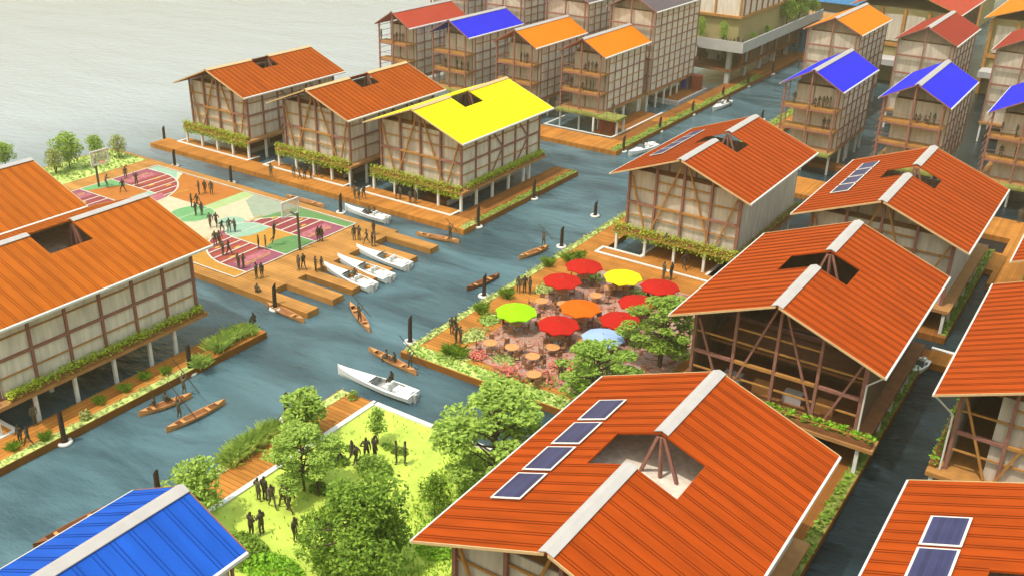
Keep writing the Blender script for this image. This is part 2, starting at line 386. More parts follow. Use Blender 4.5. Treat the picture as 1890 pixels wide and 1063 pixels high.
cover('ground_cover', -11.4, 36, -10.55, 82.5, 'moss', 'leaf_d', 900, .18)
cover('ground_cover', -10.7, 88.5, -10.05, 112.5, 'moss', 'leaf_d', 400, .18)
cover('ground_cover', -113.6, 62, -106.5, 78, 'paleg', 'leaf_m', 700, .22)
cover('ground_cover', -47.7, 28, -46.9, 50, 'paleg', 'leaf_p', 250)
cover('ground_cover', -47.1, 57.7, -27, 59.3, 'paleg', 'leaf_y', 700, .18)
# plaza paving under the umbrellas and beds around it
strip('cafe_paving', -43.6, 60.2, -27.5, 82.6, 'pink', ZD, .008)
def bed(pts, n, leafm='leaf_p', m='paleg', h=.3):
    mb = MB(); cx = sum(p[0] for p in pts)/len(pts); cy = sum(p[1] for p in pts)/len(pts)
    mb.prism(pts, ZD+.008, ZD+.05)
    for _ in range(n):
        p = random.choice(pts); t = random.random()**.5
        mb.leaf((cx+(p[0]-cx)*t+random.gauss(0, .25), cy+(p[1]-cy)*t+random.gauss(0, .25), ZD+.06+random.random()*h), .17, .4, 1)
    return tag(mb.build('planting_bed', [m, leafm]), kind='stuff')
def blob(cx, cy, rx, ry, n=10, seed=0):
    rr = random.Random(seed); return [(cx+rx*math.cos(2*math.pi*i/n)*rr.uniform(.75, 1.1), cy+ry*math.sin(2*math.pi*i/n)*rr.uniform(.75, 1.1)) for i in range(n)]
for i, (px, py, rx, ry) in enumerate(((905, 590, .9, 1.3), (1005, 535, .9, 1.2), (875, 620, 1.0, 1.4), (1090, 512, 1.5, .9), (1180, 545, 1.3, 1.1), (850, 655, 1.4, 1.0), (1210, 560, 1.6, 1.3), (1090, 715, 2.0, 1.2), (930, 665, 1.2, .8), (1230, 640, 1.3, 1.5))):
    p = at(px, py); bed(blob(p.x, p.y, rx, ry, 10, i), 130, 'leaf_p' if i % 3 else 'leaf_m')
# flower beds with red and pink blossom
M['leaf_f'] = leaf_mat('blossom', (.45, .05, .06), (.85, .35, .25))
for i, (px, py, rx, ry) in enumerate(((1000, 700, 1.8, 1.3), (935, 690, 1.2, .8), (1040, 680, 1.2, .9), (880, 660, .7, .7))):
    p = at(px, py); bed(blob(p.x, p.y, rx, ry, 10, 40+i), 160, 'leaf_f', 'moss', .45)

# ------------------------------------------------------------------ basketball court paint
COURT = [0]
def paint(polys, m, lvl):
    mb = MB()
    z = ZD+.008*lvl
    for p in polys:
        a = sum(p[i][0]*p[(i+1) % len(p)][1]-p[(i+1) % len(p)][0]*p[i][1] for i in range(len(p)))
        if a < 0: p = p[::-1]
        mb.face([(x, y, z) for x, y in p])
    return struct('court_paint', mb, m)
def rect(x0, y0, x1, y1): return [(x0, y0), (x1, y0), (x1, y1), (x0, y1)]
def arcpts(cx, cy, r, a0, a1, n=24): return [(cx+r*math.cos(R_(a0+(a1-a0)*i/n)), cy+r*math.sin(R_(a0+(a1-a0)*i/n))) for i in range(n+1)]
def mir(polys): return [[(-173.7-x, 137.0-y) for x, y in p] for p in polys]
YC = 68.5; XB = -70.3; XL = -103.4; XM = -86.85
paint([rect(XL, 59.7, XB, 77.3)], 'c_cream', 1)
paint([rect(-99.6, 70.9, -87.7, 77.2), ], 'c_or', 2)
paint([[(-87.7, 77.2), (-85.9, 77.2), (-85.9, 70.6), (-87.7, 70.9)]], 'c_lime', 2)
paint([[(-85.9, 77.2), (-79.0, 77.2), (-79.9, 72.0), (-80.4, 71.8), (-85.3, 75.2)]], 'c_grey', 2)
paint([[(-79.0, 77.2), (XB, 77.2), (XB, 74.0), (-80.0, 72.4)]], 'c_green', 2.3)
paint([[(-82, 59.8), (XB, 59.8), (XB, 62.5), (-79, 65.5), (-82, 63)]], 'c_ochre', 2)
paint([[(XL, 59.8), (-92, 59.8), (-90, 63), (-94, 66), (XL, 63)]], 'c_ochre', 2)
paint([[(XL, 77.2), (-99.6, 77.2), (-96.9, 74.8), (XL, 74)]], 'c_mint', 2.3)
paint([[(-98.6, 77.2), (-99.6, 77.2), (-96.6, 74.5)]], 'c_pale', 2.4)
D = [(XB, 61.1)]+[(p[0], p[1]) for p in arcpts(-73.2, YC, 7.45, 270, 90, 30)]+[(XB, 76.0)]
Di = [(XB, 61.3)]+[(p[0], p[1]) for p in arcpts(-73.2, YC, 7.27, 270, 90, 30)]+[(XB, 75.8)]
paint([D], 'c_line', 3); paint([Di], 'c_mar', 4); paint(mir([D]), 'c_line', 3); paint(mir([Di]), 'c_mar', 4)
def half(y): 
    d = 7.27**2-(y-YC)**2
    return -73.2-math.sqrt(max(d, 0))
def up(p, f):
    return mir(p) if f else p
for f in (0, 1):
    # red upper stripes, white stripe lines parallel to the baseline
    paint(up([[(x, 66.4), (x+.8, 66.4), (x+.8, max(61.5, YC-math.sqrt(max(7.1**2-max(0, -73.2-x)**2, 0)))), (x, max(61.5, YC-math.sqrt(max(7.1**2-max(0, -73.2-x)**2, 0))))] for x in (-79.1, -77.7, -76.3, -74.9, -73.5)], f), 'c_red', 5)
    lines = []
    for x in (-79.6, -78.2, -76.8, -75.4, -74.0):
        hy = math.sqrt(max(7.27**2-max(0, -73.2-x)**2, 0))
        lines += [rect(x-.09, YC-hy, x+.09, 66.5), rect(x-.09, 71.0, x+.09, YC+hy)]
    paint(up(lines, f), 'c_line', 6)
    paint(up([rect(-73.2, 61.4, XB, 66.5), rect(-73.2, 71.0, XB, 75.7)], f), 'c_pur', 5.4)
    paint(up([rect(-73.0, 62.0, -71.9, 66.2), rect(-73.0, 71.2, -71.9, 75.2), [(-80.3, 66.5), (-78.7, 66.0), (-78.7, 71.2), (-80.3, 70.6)]], f), 'c_spk', 6.5)
    rr = random.Random(3+f); tri = []
    for k in range(12):
        y = 62.3+k*.3; tri.append([(-71.9, y), (-71.2-rr.random()*.4, y+.08), (-71.9, y+.2)]); y += 9.1; tri.append([(-71.9, y), (-71.2-rr.random()*.4, y+.08), (-71.9, y+.2)])
    for k in range(7):
        y = 63.4+k*.35; tri.append([(-80.0+k*.06-.5, y), (-79.5-.5, y+.1), (-80.0-.5, y+.26)]); tri.append([(-80.4, 71.0+k*.28), (-79.8, 71.1+k*.28), (-80.3, 71.2+k*.28)])
    for x, y in ((-77.4, 63.4), (-75.8, 64.6), (-76.1, 74.2), (-74.6, 73.1), (-78.8, 72.8), (-74.3, 62.6)): tri.append(rect(x, y, x+.3, y+.7))
    paint(up(tri, f), 'c_yel', 7)
    # the key
    paint(up([rect(-78.5, 66.45, XB, 71.0)], f), 'c_line', 8)
    paint(up([rect(-78.35, 66.62, XB, 70.84)], f), 'c_ochre' if not f else 'c_or', 9)
    if not f:
        paint([rect(-73.2, 66.62, XB, 70.84), [(-73.2, 66.62), (-73.2, 70.84), (-73.6, 69.9), (-73.8, 68.6), (-73.6, 67.5)]], 'c_green', 10)
        paint([[(-78.35, 66.62), (-77.6, 66.62), (-76.9, 67.8), (-76.7, 69.3), (-76.9, 70.84), (-78.35, 70.84)]], 'c_mint', 10)
        paint([arcpts(-78.5, 68.75, 2.1, 270, 90, 18)], 'c_mint', 10)
        paint([arcpts(-81.6, 69.6, 1.5, 0, 360, 24)[:-1]], 'c_mint', 2.6)
        paint([arcpts(-78.5, 68.75, 2.2, 270, 90, 18)], 'c_line', 9.4)
    else:
        paint(mir([[(-73.4, 66.62), (XB, 66.62), (XB, 70.84), (-71.4, 70.84), (-72.2, 68.6)]]), 'c_grn2', 10)
        paint(mir([rect(-78.35, 66.62, -77.2, 70.84)]), 'c_mint', 10)
paint([arcpts(-86.85, 68.6, 2.55, 0, 360, 36)[:-1]], 'c_pale', 3); paint([arcpts(-86.85, 68.6, 2.4, 0, 360, 36)[:-1]], 'c_grn2', 4)
paint([rect(-86.9, 59.8, -86.8, 71.1)], 'c_line', 5)
paint([arcpts(-85.4, 65.0, 1.2, 0, 360, 24)[:-1]], 'c_mint', 2.4)
paint([rect(-103.2, 60.5, -100, 62.6)], 'c_pink', 2.7)
paint([rect(XL, 59.55, XB+.15, 59.72), rect(XB, 59.7, XB+.15, 77.3), rect(XL-.15, 59.7, XL, 77.3), rect(XL, 77.25, XB+.15, 77.4)], 'c_line', 11)

# ------------------------------------------------------------------ houses
K = .385
def slab(mb, xr, zr, k, side, d0, d1, ya, yb, th=.13, lift=0, mi=0):
    xa, xb = xr+side*d0, xr+side*d1; za, zb = zr-k*d0+lift, zr-k*d1+lift
    p = [(xa, ya, za-th), (xb, ya, zb-th), (xb, yb, zb-th), (xa, yb, za-th), (xa, ya, za), (xb, ya, zb), (xb, yb, zb), (xa, yb, za)]
    if side < 0: p = [p[1], p[0], p[3], p[2], p[5], p[4], p[7], p[6]]
    mb.hexa(p, mi)
def roof(root, xr, hw, y0, y1, zr, k, m, seam, hole=None, step=.95, cap='lilac', trim='cream'):
    """hole = (ya, yb, left depth, right depth)"""
    for side in (-1, 1):
        mb = MB(); dh = 0
        if hole: dh = hole[2] if side < 0 else hole[3]
        if dh:
            ya, yb = hole[0], hole[1]
            slab(mb, xr, zr, k, side, 0.02, hw, y0, ya); slab(mb, xr, zr, k, side, 0.02, hw, yb, y1); slab(mb, xr, zr, k, side, dh, hw, ya, yb)
        else: slab(mb, xr, zr, k, side, 0.02, hw, y0, y1)
        if seam:
            y = y0+.35; i = 0
            while y < y1-.2:
                d0 = .3
                if dh and hole[0]-.08 < y < hole[1]+.08: d0 = dh+.05
                slab(mb, xr, zr, k, side, d0, hw-.02, y, y+.045, .02, .028, 1)
                i += 1; y += .2 if i % 2 else step-.2
        mb.build('roof', [m, seam or m], root)
        g = MB(); slab(g, xr, zr, k, side, hw, hw+.12, y0-.02, y1+.02, .17, .03)
        g.build('gutter', 'white', root)
        for yy in (y0-.09, y1):
            b = MB(); slab(b, xr, zr, k, side, .1, hw, yy+.02, yy+.08, .16, .02); b.build('bargeboard', trim, root)
    if cap:
        segs = [(y0-.05, y1+.05)]
        if hole and hole[2] and hole[3]: segs = [(y0-.05, hole[0]), (hole[1], y1+.05)]
        elif hole: segs = [(y0-.05, hole[0]), (hole[1], y1+.05)]
        for a, b in segs:
            c = MB()
            for side in (-1, 1): slab(c, xr, zr, k, side, 0, .42, a, b, .05, .07+.05)
            c.build('ridge_cap', cap, root)
def leafbox(mb, x0, y0, z0, x1, y1, z1, n, r, up=.4, hang=0):
    for _ in range(n):
        z = random.uniform(z0, z1)
        if hang: z -= random.random()*hang
        mb.leaf((random.uniform(x0, x1), random.uniform(y0, y1), z), r, up)
def planter(root, x0, y0, x1, y1, z, leafm, n, h=.7, hang=0, r=.125):
    pl = MB().box(x0, y0, z, x1, y1, z+.35).build('planter', 'brown', root)
    mb = MB()
    if hang:
        leafbox(mb, x0-.1, y0-.18, z+.3, x1+.1, y1, z+.3+h, n, r, .2, hang)
        ob = mb.build('plants', leafm, pl)
    else:
        leafbox(mb, x0, y0, z+.35, x1, y1, z+.35+h, n, r)
        ob = mb.build('plants', leafm, pl)
    return pl
def solar(root, xr, zr, k, side, d0, d1, ya, yb, n=1, gap=.25):
    L = (yb-ya-gap*(n-1))/n
    for i in range(n):
        a = ya+i*(L+gap); b = a+L
        fr = MB(); slab(fr, xr, zr, k, side, d0, d1, a, b, .05, .14); 
        f = fr.build('solar_panel', 'white', root)
        c = MB(); slab(c, xr, zr, k, side, d0+.13, d1-.13, a+.13, b-.13, .04, .165); c.build('solar_cells', 'solar', f)
def house(label, x0, x1, y0, y1, zr, k=K, m='roof_or', seam='roof_or_seam', hole=None, sol=None, front='closed', sides='framed', left=False, braces=True, loft=False, floor_m='floor', bay=0,
          front_plants=('leaf_h', 3600, .65, 1.2), side_plants=None, left_plants=None, cap='lilac', trim='cream', group=None, stilts=True, ins=1.5, step=.95):
    xr = (x0+x1)/2; hw = (x1-x0)/2; fz = 2.95
    root = empty('stilt_house', (xr, (y0+y1)/2, 0), label, 'house', group)
    roof(root, xr, hw, y0, y1, zr, k, m, seam, hole, step, cap, trim)
    wx0, wx1, wy0, wy1 = x0+ins, x1-ins, y0+1.6, y1-1.2
    MB().box(wx0-1.0, wy0-1.1, fz-.3, wx1+1.0, wy1+.4, fz).build('floor_platform', floor_m, root)
    if loft: MB().box(wx0+.12, wy0+2.2, fz+5.75, wx1-.12, wy1-.15, fz+5.95).build('loft_floor', 'ply_brightened', root)
    under = lambda x: zr-k*abs(x-xr)-.3
    def gable(y, th, m_, top=None):
        mb = MB(); pts = [(wx0, fz), (wx1, fz), (wx1, under(wx1)), (xr, under(xr)), (wx0, under(wx0))]
        if top:
            t = (under(xr)-top)/k
            pts = [(wx0, fz), (wx1, fz), (wx1, under(wx1)), (xr+t, top), (xr-t, top), (wx0, under(wx0))]
        n = len(pts); b = len(mb.v)
        mb.v += [(x, y, z) for x, z in pts]+[(x, y+th, z) for x, z in pts]
        mb.f.append(tuple(range(n))); mb.f.append(tuple(n+i for i in reversed(range(n)))); mb.m += [0, 0]
        for i in range(n):
            j = (i+1) % n; mb.f.append((j, i, n+i, n+j)); mb.m.append(0)
        mb.build('wall', m_, root)
    zt = under(wx1)
    if front == 'closed':
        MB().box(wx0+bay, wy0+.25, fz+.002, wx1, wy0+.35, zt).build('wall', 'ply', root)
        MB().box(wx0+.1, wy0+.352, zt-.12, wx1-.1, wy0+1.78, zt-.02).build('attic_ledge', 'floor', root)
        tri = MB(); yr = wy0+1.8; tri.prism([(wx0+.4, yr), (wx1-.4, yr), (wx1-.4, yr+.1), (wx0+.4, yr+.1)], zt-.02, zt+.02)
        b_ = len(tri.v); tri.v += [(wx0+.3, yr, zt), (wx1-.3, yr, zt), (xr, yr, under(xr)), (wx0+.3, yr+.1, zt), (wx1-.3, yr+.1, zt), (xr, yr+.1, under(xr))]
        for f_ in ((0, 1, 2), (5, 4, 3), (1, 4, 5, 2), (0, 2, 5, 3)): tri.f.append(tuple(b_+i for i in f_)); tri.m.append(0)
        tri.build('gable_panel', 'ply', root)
        for i in (1, 2, 3): x_ = wx0+(wx1-wx0)*i/4; bar('stud', root, (x_+.5, yr-.06, zt), (x_+.5, yr-.06, under(x_+.5)), .1, .14, 'mauve')
    if front == 'closed': MB().box(wx0, wy1-.1, fz+.002, wx1, wy1, under(wx1)-.35).build('wall', 'ply_brightened', root)   # unseen rear gable left open to let skylight into the attic
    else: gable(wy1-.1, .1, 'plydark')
    if front == 'open':  # interior boards and floor coloured dark to deepen the shade inside
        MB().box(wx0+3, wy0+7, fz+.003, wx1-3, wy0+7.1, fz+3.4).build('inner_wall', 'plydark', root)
        MB().box(wx0+.3, wy0+2.5, fz+2.8, wx1-.3, wy0+6.9, fz+3.0).build('loft_floor', 'brown', root)
        for i in range(4): MB().box(wx0+2+i*2.4, wy0+1.6, fz+.004, wx0+3.4+i*2.4, wy0+2.5, fz+.75).build('workbench', 'table' if i % 2 else 'lilac', root)
    zs = under(wx1)+.02
    sm = 'ply_brightened' if front == 'closed' else 'plydark'
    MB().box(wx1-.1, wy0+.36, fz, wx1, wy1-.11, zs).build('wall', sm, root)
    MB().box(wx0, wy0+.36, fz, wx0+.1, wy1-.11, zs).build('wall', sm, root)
    # front frame
    nb = 4; xs = [wx0+(wx1-wx0)*i/nb for i in range(nb+1)]
    zm = fz+3.0
    for x in xs: bar('post', root, (x, wy0, fz), (x, wy0, under(x)-.02 if x not in (xs[0], xs[-1]) else under(x)+.05), .22, .24, 'mauve')
    for i in range(nb):
        a, b = xs[i]+.13, xs[i+1]-.13
        bar('beam', root, (a, wy0-.02, zm), (b, wy0-.02, zm), .26, .22, 'ochre' if i in (1, 2) else 'mauve')
        for z in (fz+1.6, zm+1.6) + ((zm+2.7,) if i in (1, 2) else ()):
            bar('rail', root, (a, wy0+.06, z), (b, wy0+.06, z), .12, .12, 'ochre')
    for sx in (-1, 1):
        bar('brace', root, (xr+sx*.25, wy0-.06, zr-.75), (xr+sx*3.3, wy0-.06, fz+.1), .16, .16, 'ochre' if front == 'closed' else 'mauve')
        bar('brace', root, (xr+sx*(wx1-xr-.25), wy0-.06, under(wx1)-.6), (xr+sx*3.9, wy0-.06, fz+.1), .16, .16, 'ochre' if front == 'closed' else 'mauve')
    # king post fan seen through the roof opening
    if hole:
        ym = hole[1]+.1
        for dx in (-1.2, .1, 1.2): bar('truss', root, (xr+dx*.15, ym, zr-.35), (xr+dx*1.7, ym+.3, fz+3.2), .18, .18, 'mauve')
        bar('tie_beam', root, (wx0+.2, ym+.45, fz+3.3), (wx1-.2, ym+.45, fz+3.3), .24, .24, 'mauve')
        bar('tie_beam', root, (wx0+.2, hole[0]-.4, fz+3.3), (wx1-.2, hole[0]-.4, fz+3.3), .24, .24, 'mauve')
    if sides == 'framed':
        ny = 6; ys = [wy0+(wy1-wy0)*i/ny for i in range(ny+1)]
        for sx in ((wx1+.1,) + ((wx0-.1,) if left else ())):
            for i, y in enumerate(ys):
                if i: bar('post', root, (sx, y, fz), (sx, y, zs), .16, .22, 'mauve')
            for i in range(ny):
                a, b = ys[i]+.13, ys[i+1]-.13
                bar('beam', root, (sx+.02, a, zm), (sx+.02, b, zm), .18, .2, 'mauve')
                for z in (fz+1.6, zm+1.6): bar('rail', root, (sx, a, z), (sx, b, z), .1, .1, 'ochre')
            for i in ((2, 4) if braces else ()):
                bar('brace', root, (sx+.06, ys[i]+.2, fz+.2), (sx+.06, ys[i+1]-.2, zm-.2), .12, .12, 'mauve')
                bar('brace', root, (sx+.06, ys[i]+.2, zs-.4), (sx+.06, ys[i+1]-.2, zm+.25), .12, .12, 'mauve')
    if sides == 'plain' :
        bar('post', root, (wx1+.12, wy0, fz), (wx1+.12, wy0, zs), .2, .26, 'mauve')
    if stilts:
        for i in range(5):
            x = wx0-.6+(wx1-wx0+1.2)*i/4
            for y in (wy0-.85, wy0+5.5, wy1-3):
                if y == wy0-.85 or i in (0, 4) or y == wy0+5.5: bar('stilt', root, (x, y, -.6), (x, y, fz-.31), .26, .26, 'stilt')
        for y in (wy0+2.2, wy0+9, wy0+12.4): bar('stilt', root, (wx1+.6, y, -.6), (wx1+.6, y, fz-.31), .26, .26, 'stilt')
    if front_plants:
        lm, n, h, hang = front_plants
        planter(root, wx0-.9, wy0-1.05, wx1+.6, wy0-.45, fz+.002, lm, n, h, hang)
    if side_plants:
        lm, n, h = side_plants; lm = 'leaf_h' if lm == 'leaf_m' else lm
        planter(root, wx1+.45, wy0+.3, wx1+1.0, wy1, fz+.002, lm, n, h, .2)
    if left_plants:
        lm, n, h = left_plants
        planter(root, wx0-1.0, wy0-.3, wx0-.5, wy1, fz+.002, lm, n, h, .1)
    if solar and sol:
        for s in sol: solar(root, xr, zr, k, *s)
    return root

house('orange-red roofed stilt house with one long solar strip, corner of the plaza', -44.5, -29.4, 87.7, 108.1, 12, hole=(96.4, 99.9, 2.4, 2.5), sol=[(-1, 4.4, 5.9, 93.2, 104.3, 4, .08)],
      sides='plain', side_plants=('leaf_d', 420, .5), group='orange-red roofed stilt houses')
house('orange-red roofed stilt house with solar strip, behind the open-fronted house', -25.45, -9.75, 88.0, 108.4, 12, hole=(97.4, 100.7, 2.6, 2.6), sol=[(-1, 4.4, 6.1, 93.6, 105, 4, .35)],
      sides='plain', front_plants=None, group='orange-red roofed stilt houses')
house('orange-red roofed stilt house with open timber front and no solar panels', -25.7, -10.05, 61.9, 81.7, 12, hole=(70.3, 73.9, 2.9, 2.45), front='open', floor_m='brown',
      front_plants=None, sides='plain', group='orange-red roofed stilt houses')
r4 = house('large foreground orange-red roofed stilt house with four separate solar panels', -25.4, -9.83, 31.05, 51.05, 12, hole=(39.4, 43.0, 2.55, 2.7),
      loft=True, sol=[(-1, 4.1, 5.95, 35.3, 47.1, 4, .35)], front_plants=None, sides='plain', group='orange-red roofed stilt houses')
r5 = house('orange-red roofed stilt house at bottom right with two framed solar panels', -5.93, 9.7, 31.0, 51.02, 12, k=K, hole=(39.3, 42.9, 2.6, 2.6), sol=[(-1, 4.05, 5.95, 41.5, 47.2, 2, .25)],
      front_plants=None, sides='plain', group='orange-red roofed stilt houses')
house('orange-red roofed stilt house cut by the right edge, plywood gable, left planter', -6.85, 8.8, 61.6, 82.4, 12, hole=None, front_plants=None, left_plants=('leaf_b', 420, .6), left=True, bay=2.3, floor_m='ochre',
      group='orange-red roofed stilt houses')
house('orange-red roof corner of a stilt house farthest along the right canal', -6.4, 9.0, 88.2, 108.2, 12, hole=None, front_plants=None, left_plants=('leaf_b', 300, .6),
      group='orange-red roofed stilt houses')
am = dict(m='roof_am', seam='roof_am_seam')
house('amber roofed stilt house beside the basketball court with right wall facing the side walkway', -77.9, -62.35, 30.2, 50.9, 11.75, .352, hole=(39.7, 43.5, 0, 2.75), braces=False, loft=True, front_plants=('leaf_m', 300, .5, .5),
      side_plants=('leaf_m', 2200, .6), group='amber roofed stilt houses', **am)
house('amber roofed stilt house at the left edge behind another amber roof', -93.4, -78.1, 30.2, 50.3, 12, hole=None, front_plants=None, group='amber roofed stilt houses', **am)
gh = ('leaf_h', 4200, .55, 1.35)
house('amber roofed stilt house nearest the open water, with a roof opening', -109.0, -95.8, 85.6, 104.6, 11.5, .40, 'roof_br', 'roof_or_seam', hole=(93.3, 96.4, 0, 2.2), front_plants=gh, cap='cream', ins=1.3, step=.8, loft=True, group='amber roofed stilt houses')
house('amber roofed stilt house between another amber roof and the yellow roof', -92.1, -78.7, 86.0, 105.3, 11.55, .40, 'roof_br', 'roof_or_seam', hole=(93.8, 97.3, 0, 2.25), front_plants=gh, cap='cream', ins=1.3, step=.8, loft=True, group='amber roofed stilt houses')
house('yellow roofed stilt house with square roof opening and green hanging planters', -76.9, -62.5, 86.7, 106.2, 11.7, .385, m='roof_yel', seam=None, hole=(93.9, 97.8, 0, 2.4), front_plants=gh,
      side_plants=('leaf_m', 2400, .6), cap='cream', ins=1.3)
# downpipes on the open-fronted house and the one at the right edge
for nm, x, y in (('a', -10.0, 62.2), ('b', -6.9, 61.8)):
    rt_ = [o for o in bpy.data.objects if o.name.startswith('stilt_house') and abs(o.location.y-(71.8 if nm == 'a' else 72.0)) < .15 and abs(o.location.x-(-17.9 if nm == 'a' else .97)) < .3][0]
    sgn = 1 if nm == 'a' else -1
    MB().tube([(x, y, 8.9), (x-sgn*1.3, y+1.0, 7.3), (x-sgn*1.3, y+1.0, 3.0)], [.07]*3, 8).build('downpipe', 'white', rt_)
# lettuce planter on the open front
rt_ = [o for o in bpy.data.objects if o.name.startswith('stilt_house') and abs(o.location.y-71.8) < .1 and abs(o.location.x+17.9) < .3][0]
MB().box(-25.0, 62.3, 2.66, -9.9, 63.9, 2.94).build('front_balcony', 'floor', rt_)
pl = MB().box(-24.5, 62.45, 2.95, -10.1, 63.15, 3.3).build('planter', 'brown', rt_)
mb = MB()
for i in range(16):
    x = -24.2+i*.92
    mb = MB()
    for _ in range(46): mb.leaf((x+random.gauss(0, .2), 62.8+random.gauss(0, .16), 3.35+random.random()*.5), .18, .3)
    mb.build('lettuce', 'leaf_b', pl)
for z in (3.7, ): bar('railing', rt_, (-24.6, 62.38, z), (-10.0, 62.38, z), .06, .06, 'ochre')

# ------------------------------------------------------------------ towers
def tower(label, x0, x1, y0, y1, ze, rise, m, floors=(5.75, 8.5), seam=None, front='balconies', terrace=True, group='tall stilt houses', cap='lilac', ridgeface=True, zb=3.0, stilts=True, nside=6):
    xr = (x0+x1)/2; hw = (x1-x0)/2; zr = ze+rise; k = rise/hw
    root = empty('tall_stilt_house', (xr, (y0+y1)/2, 0), label, 'house', group)
    roof(root, xr, hw, y0, y1, zr, k, m, seam, None, .95, cap, 'mauve')
    wx0, wx1 = x0+.6, x1-.5; fy = y0+.35; wy0 = y0+(2.4 if front == 'balconies' else .9); wy1 = y1-.6
    under = lambda x: zr-k*abs(x-xr)-.28
    MB().box(wx0-.2, fy-.3, zb-.3, wx1+.2, wy1, zb).build('floor_platform', 'floor', root)
    def gable(y):
        pts = [(wx0+(.9 if front == 'balconies' else 0), zb), (wx1, zb), (wx1, under(wx1)), (xr, under(xr)), (wx0+(.9 if front == 'balconies' else 0), under(wx0+(.9 if front == 'balconies' else 0)))]
        mb = MB(); n = 5
        mb.v += [(x, y, z) for x, z in pts]+[(x, y+.1, z) for x, z in pts]
        mb.f.append(tuple(range(n))); mb.f.append(tuple(n+i for i in reversed(range(n)))); mb.m += [0, 0]
        for i in range(n):
            j = (i+1) % n; mb.f.append((j, i, n+i, n+j)); mb.m.append(0)
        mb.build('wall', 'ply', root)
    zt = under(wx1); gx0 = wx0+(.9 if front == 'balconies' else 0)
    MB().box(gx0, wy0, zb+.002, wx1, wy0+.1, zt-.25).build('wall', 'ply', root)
    MB().box(gx0+.1, wy0+.102, zt-.4, wx1-.1, wy0+1.38, zt-.3).build('attic_ledge', 'floor', root)
    gable(wy0+1.4); gable(wy1-.2)
    zs = under(wx1)
    MB().box(wx1-.1, wy0+.11, zb, wx1, wy1-.21, zs).build('wall', 'ply_brightened', root)
    MB().box(wx0+.9 if front == 'balconies' else wx0, wy0+.11, zb, (wx0+1.0) if front == 'balconies' else wx0+.1, wy1-.21, under(wx0)).build('wall', 'ply_brightened', root)
    for i in range(3):
        x = wx0+(wx1-.35-wx0)*i/2
        bar('post', root, (x, fy, zb), (x, fy, under(x)), .2, .2, 'mauve')
        if front == 'balconies' and i < 3 and i: bar('post', root, (x-.1, wy0-.06, zb), (x-.1, wy0-.06, under(x-.1)), .1, .1, 'mauve')
    for z in floors:
        if front == 'balconies':
            bal = MB().box(wx0-.25, fy+.12, z-.22, wx1-.05, wy0-.002, z).build('balcony', 'ochre', root)
            bar('railing', bal, (wx0, fy-.02, z+.95), (wx1-.4, fy-.02, z+.95), .05, .05, 'mauve')
            bar('beam', root, (wx0+.1, fy, z-.32), (wx1-.45, fy, z-.32), .16, .18, 'mauve')
        else:
            bar('beam', root, (wx0, fy+.1, z), (wx1, fy+.1, z), .22, .24, 'mauve')
    ys = [wy0+(wy1-wy0)*i/nside for i in range(nside+1)]
    for i, y in enumerate(ys): bar('post', root, (wx1+.08, y, zb), (wx1+.08, y, zs), .12, .15, 'mauve')
    zz = [zb+.1]+[z-.1 for z in floors]
    for z in zz: bar('beam', root, (wx1+.07, ys[0], z), (wx1+.07, ys[-1], z), .12, .15, 'mauve')
    for a, b in zip(zz, zz[1:]+[zs]): bar('rail', root, (wx1+.05, ys[0], (a+b)/2), (wx1+.05, ys[-1], (a+b)/2), .08, .1, 'ochre')
    if front == 'balconies':
        # ladder frame at the left of the gallery
        for z in [zb+.6+.9*i for i in range(int((ze-zb)/.9))]:
            bar('rung', root, (wx0-.5, fy+.1, z), (wx0-.5, wy0+1.5, z), .06, .06, 'mauve')
        bar('post', root, (wx0-.5, wy0+1.5, zb), (wx0-.5, wy0+1.5, ze), .12, .12, 'mauve')
    if stilts:
        for i in range(3):
            x = wx0+.1+(wx1-wx0-.2)*i/2
            for y in (fy, (wy0+wy1)/2, wy1-.5): bar('stilt', root, (x, y, -.6), (x, y, zb-.31), .24, .24, 'stilt')
        for y in (wy0+2.5, wy0+5.5, wy0+10.5): bar('stilt', root, (wx1, y, -.6), (wx1, y, zb-.31), .24, .24, 'stilt')
    if terrace:
        t = MB().box(wx0-.2, fy-1.5, zb-.28, wx1+.2, fy-.32, zb+.03).build('terrace', ['moss'], root)
        for i in range(4): bar('railing', t, (wx0+(wx1-wx0)*i/3, fy-1.4, zb), (wx0+(wx1-wx0)*i/3, fy-1.4, zb+.95), .05, .05, 'mauve')
        bar('railing', t, (wx0, fy-1.4, zb+.95), (wx1, fy-1.4, zb+.95), .05, .05, 'mauve')
    return root
T = {}
T['T1'] = tower('tall stilt house with red roof at the open water end of its row', -107.6, -100.6, 125.0, 140.5, 11.2, 2.2, 'roof_red')
T['T2'] = tower('tall stilt house with violet-blue roof between the red and orange roofs', -96.8, -89.1, 125.1, 140.6, 11.2, 2.25, 'roof_bluv')
T['T3'] = tower('tall stilt house with bright orange roof beside the violet-blue one', -85.0, -77.3, 125.5, 141, 11.2, 2.25, 'roof_or2')
T['T4'] = tower('tall stilt house with bright orange roof at the main canal corner', -74.1, -66.3, 126.5, 141.3, 11.2, 2.25, 'roof_or2')
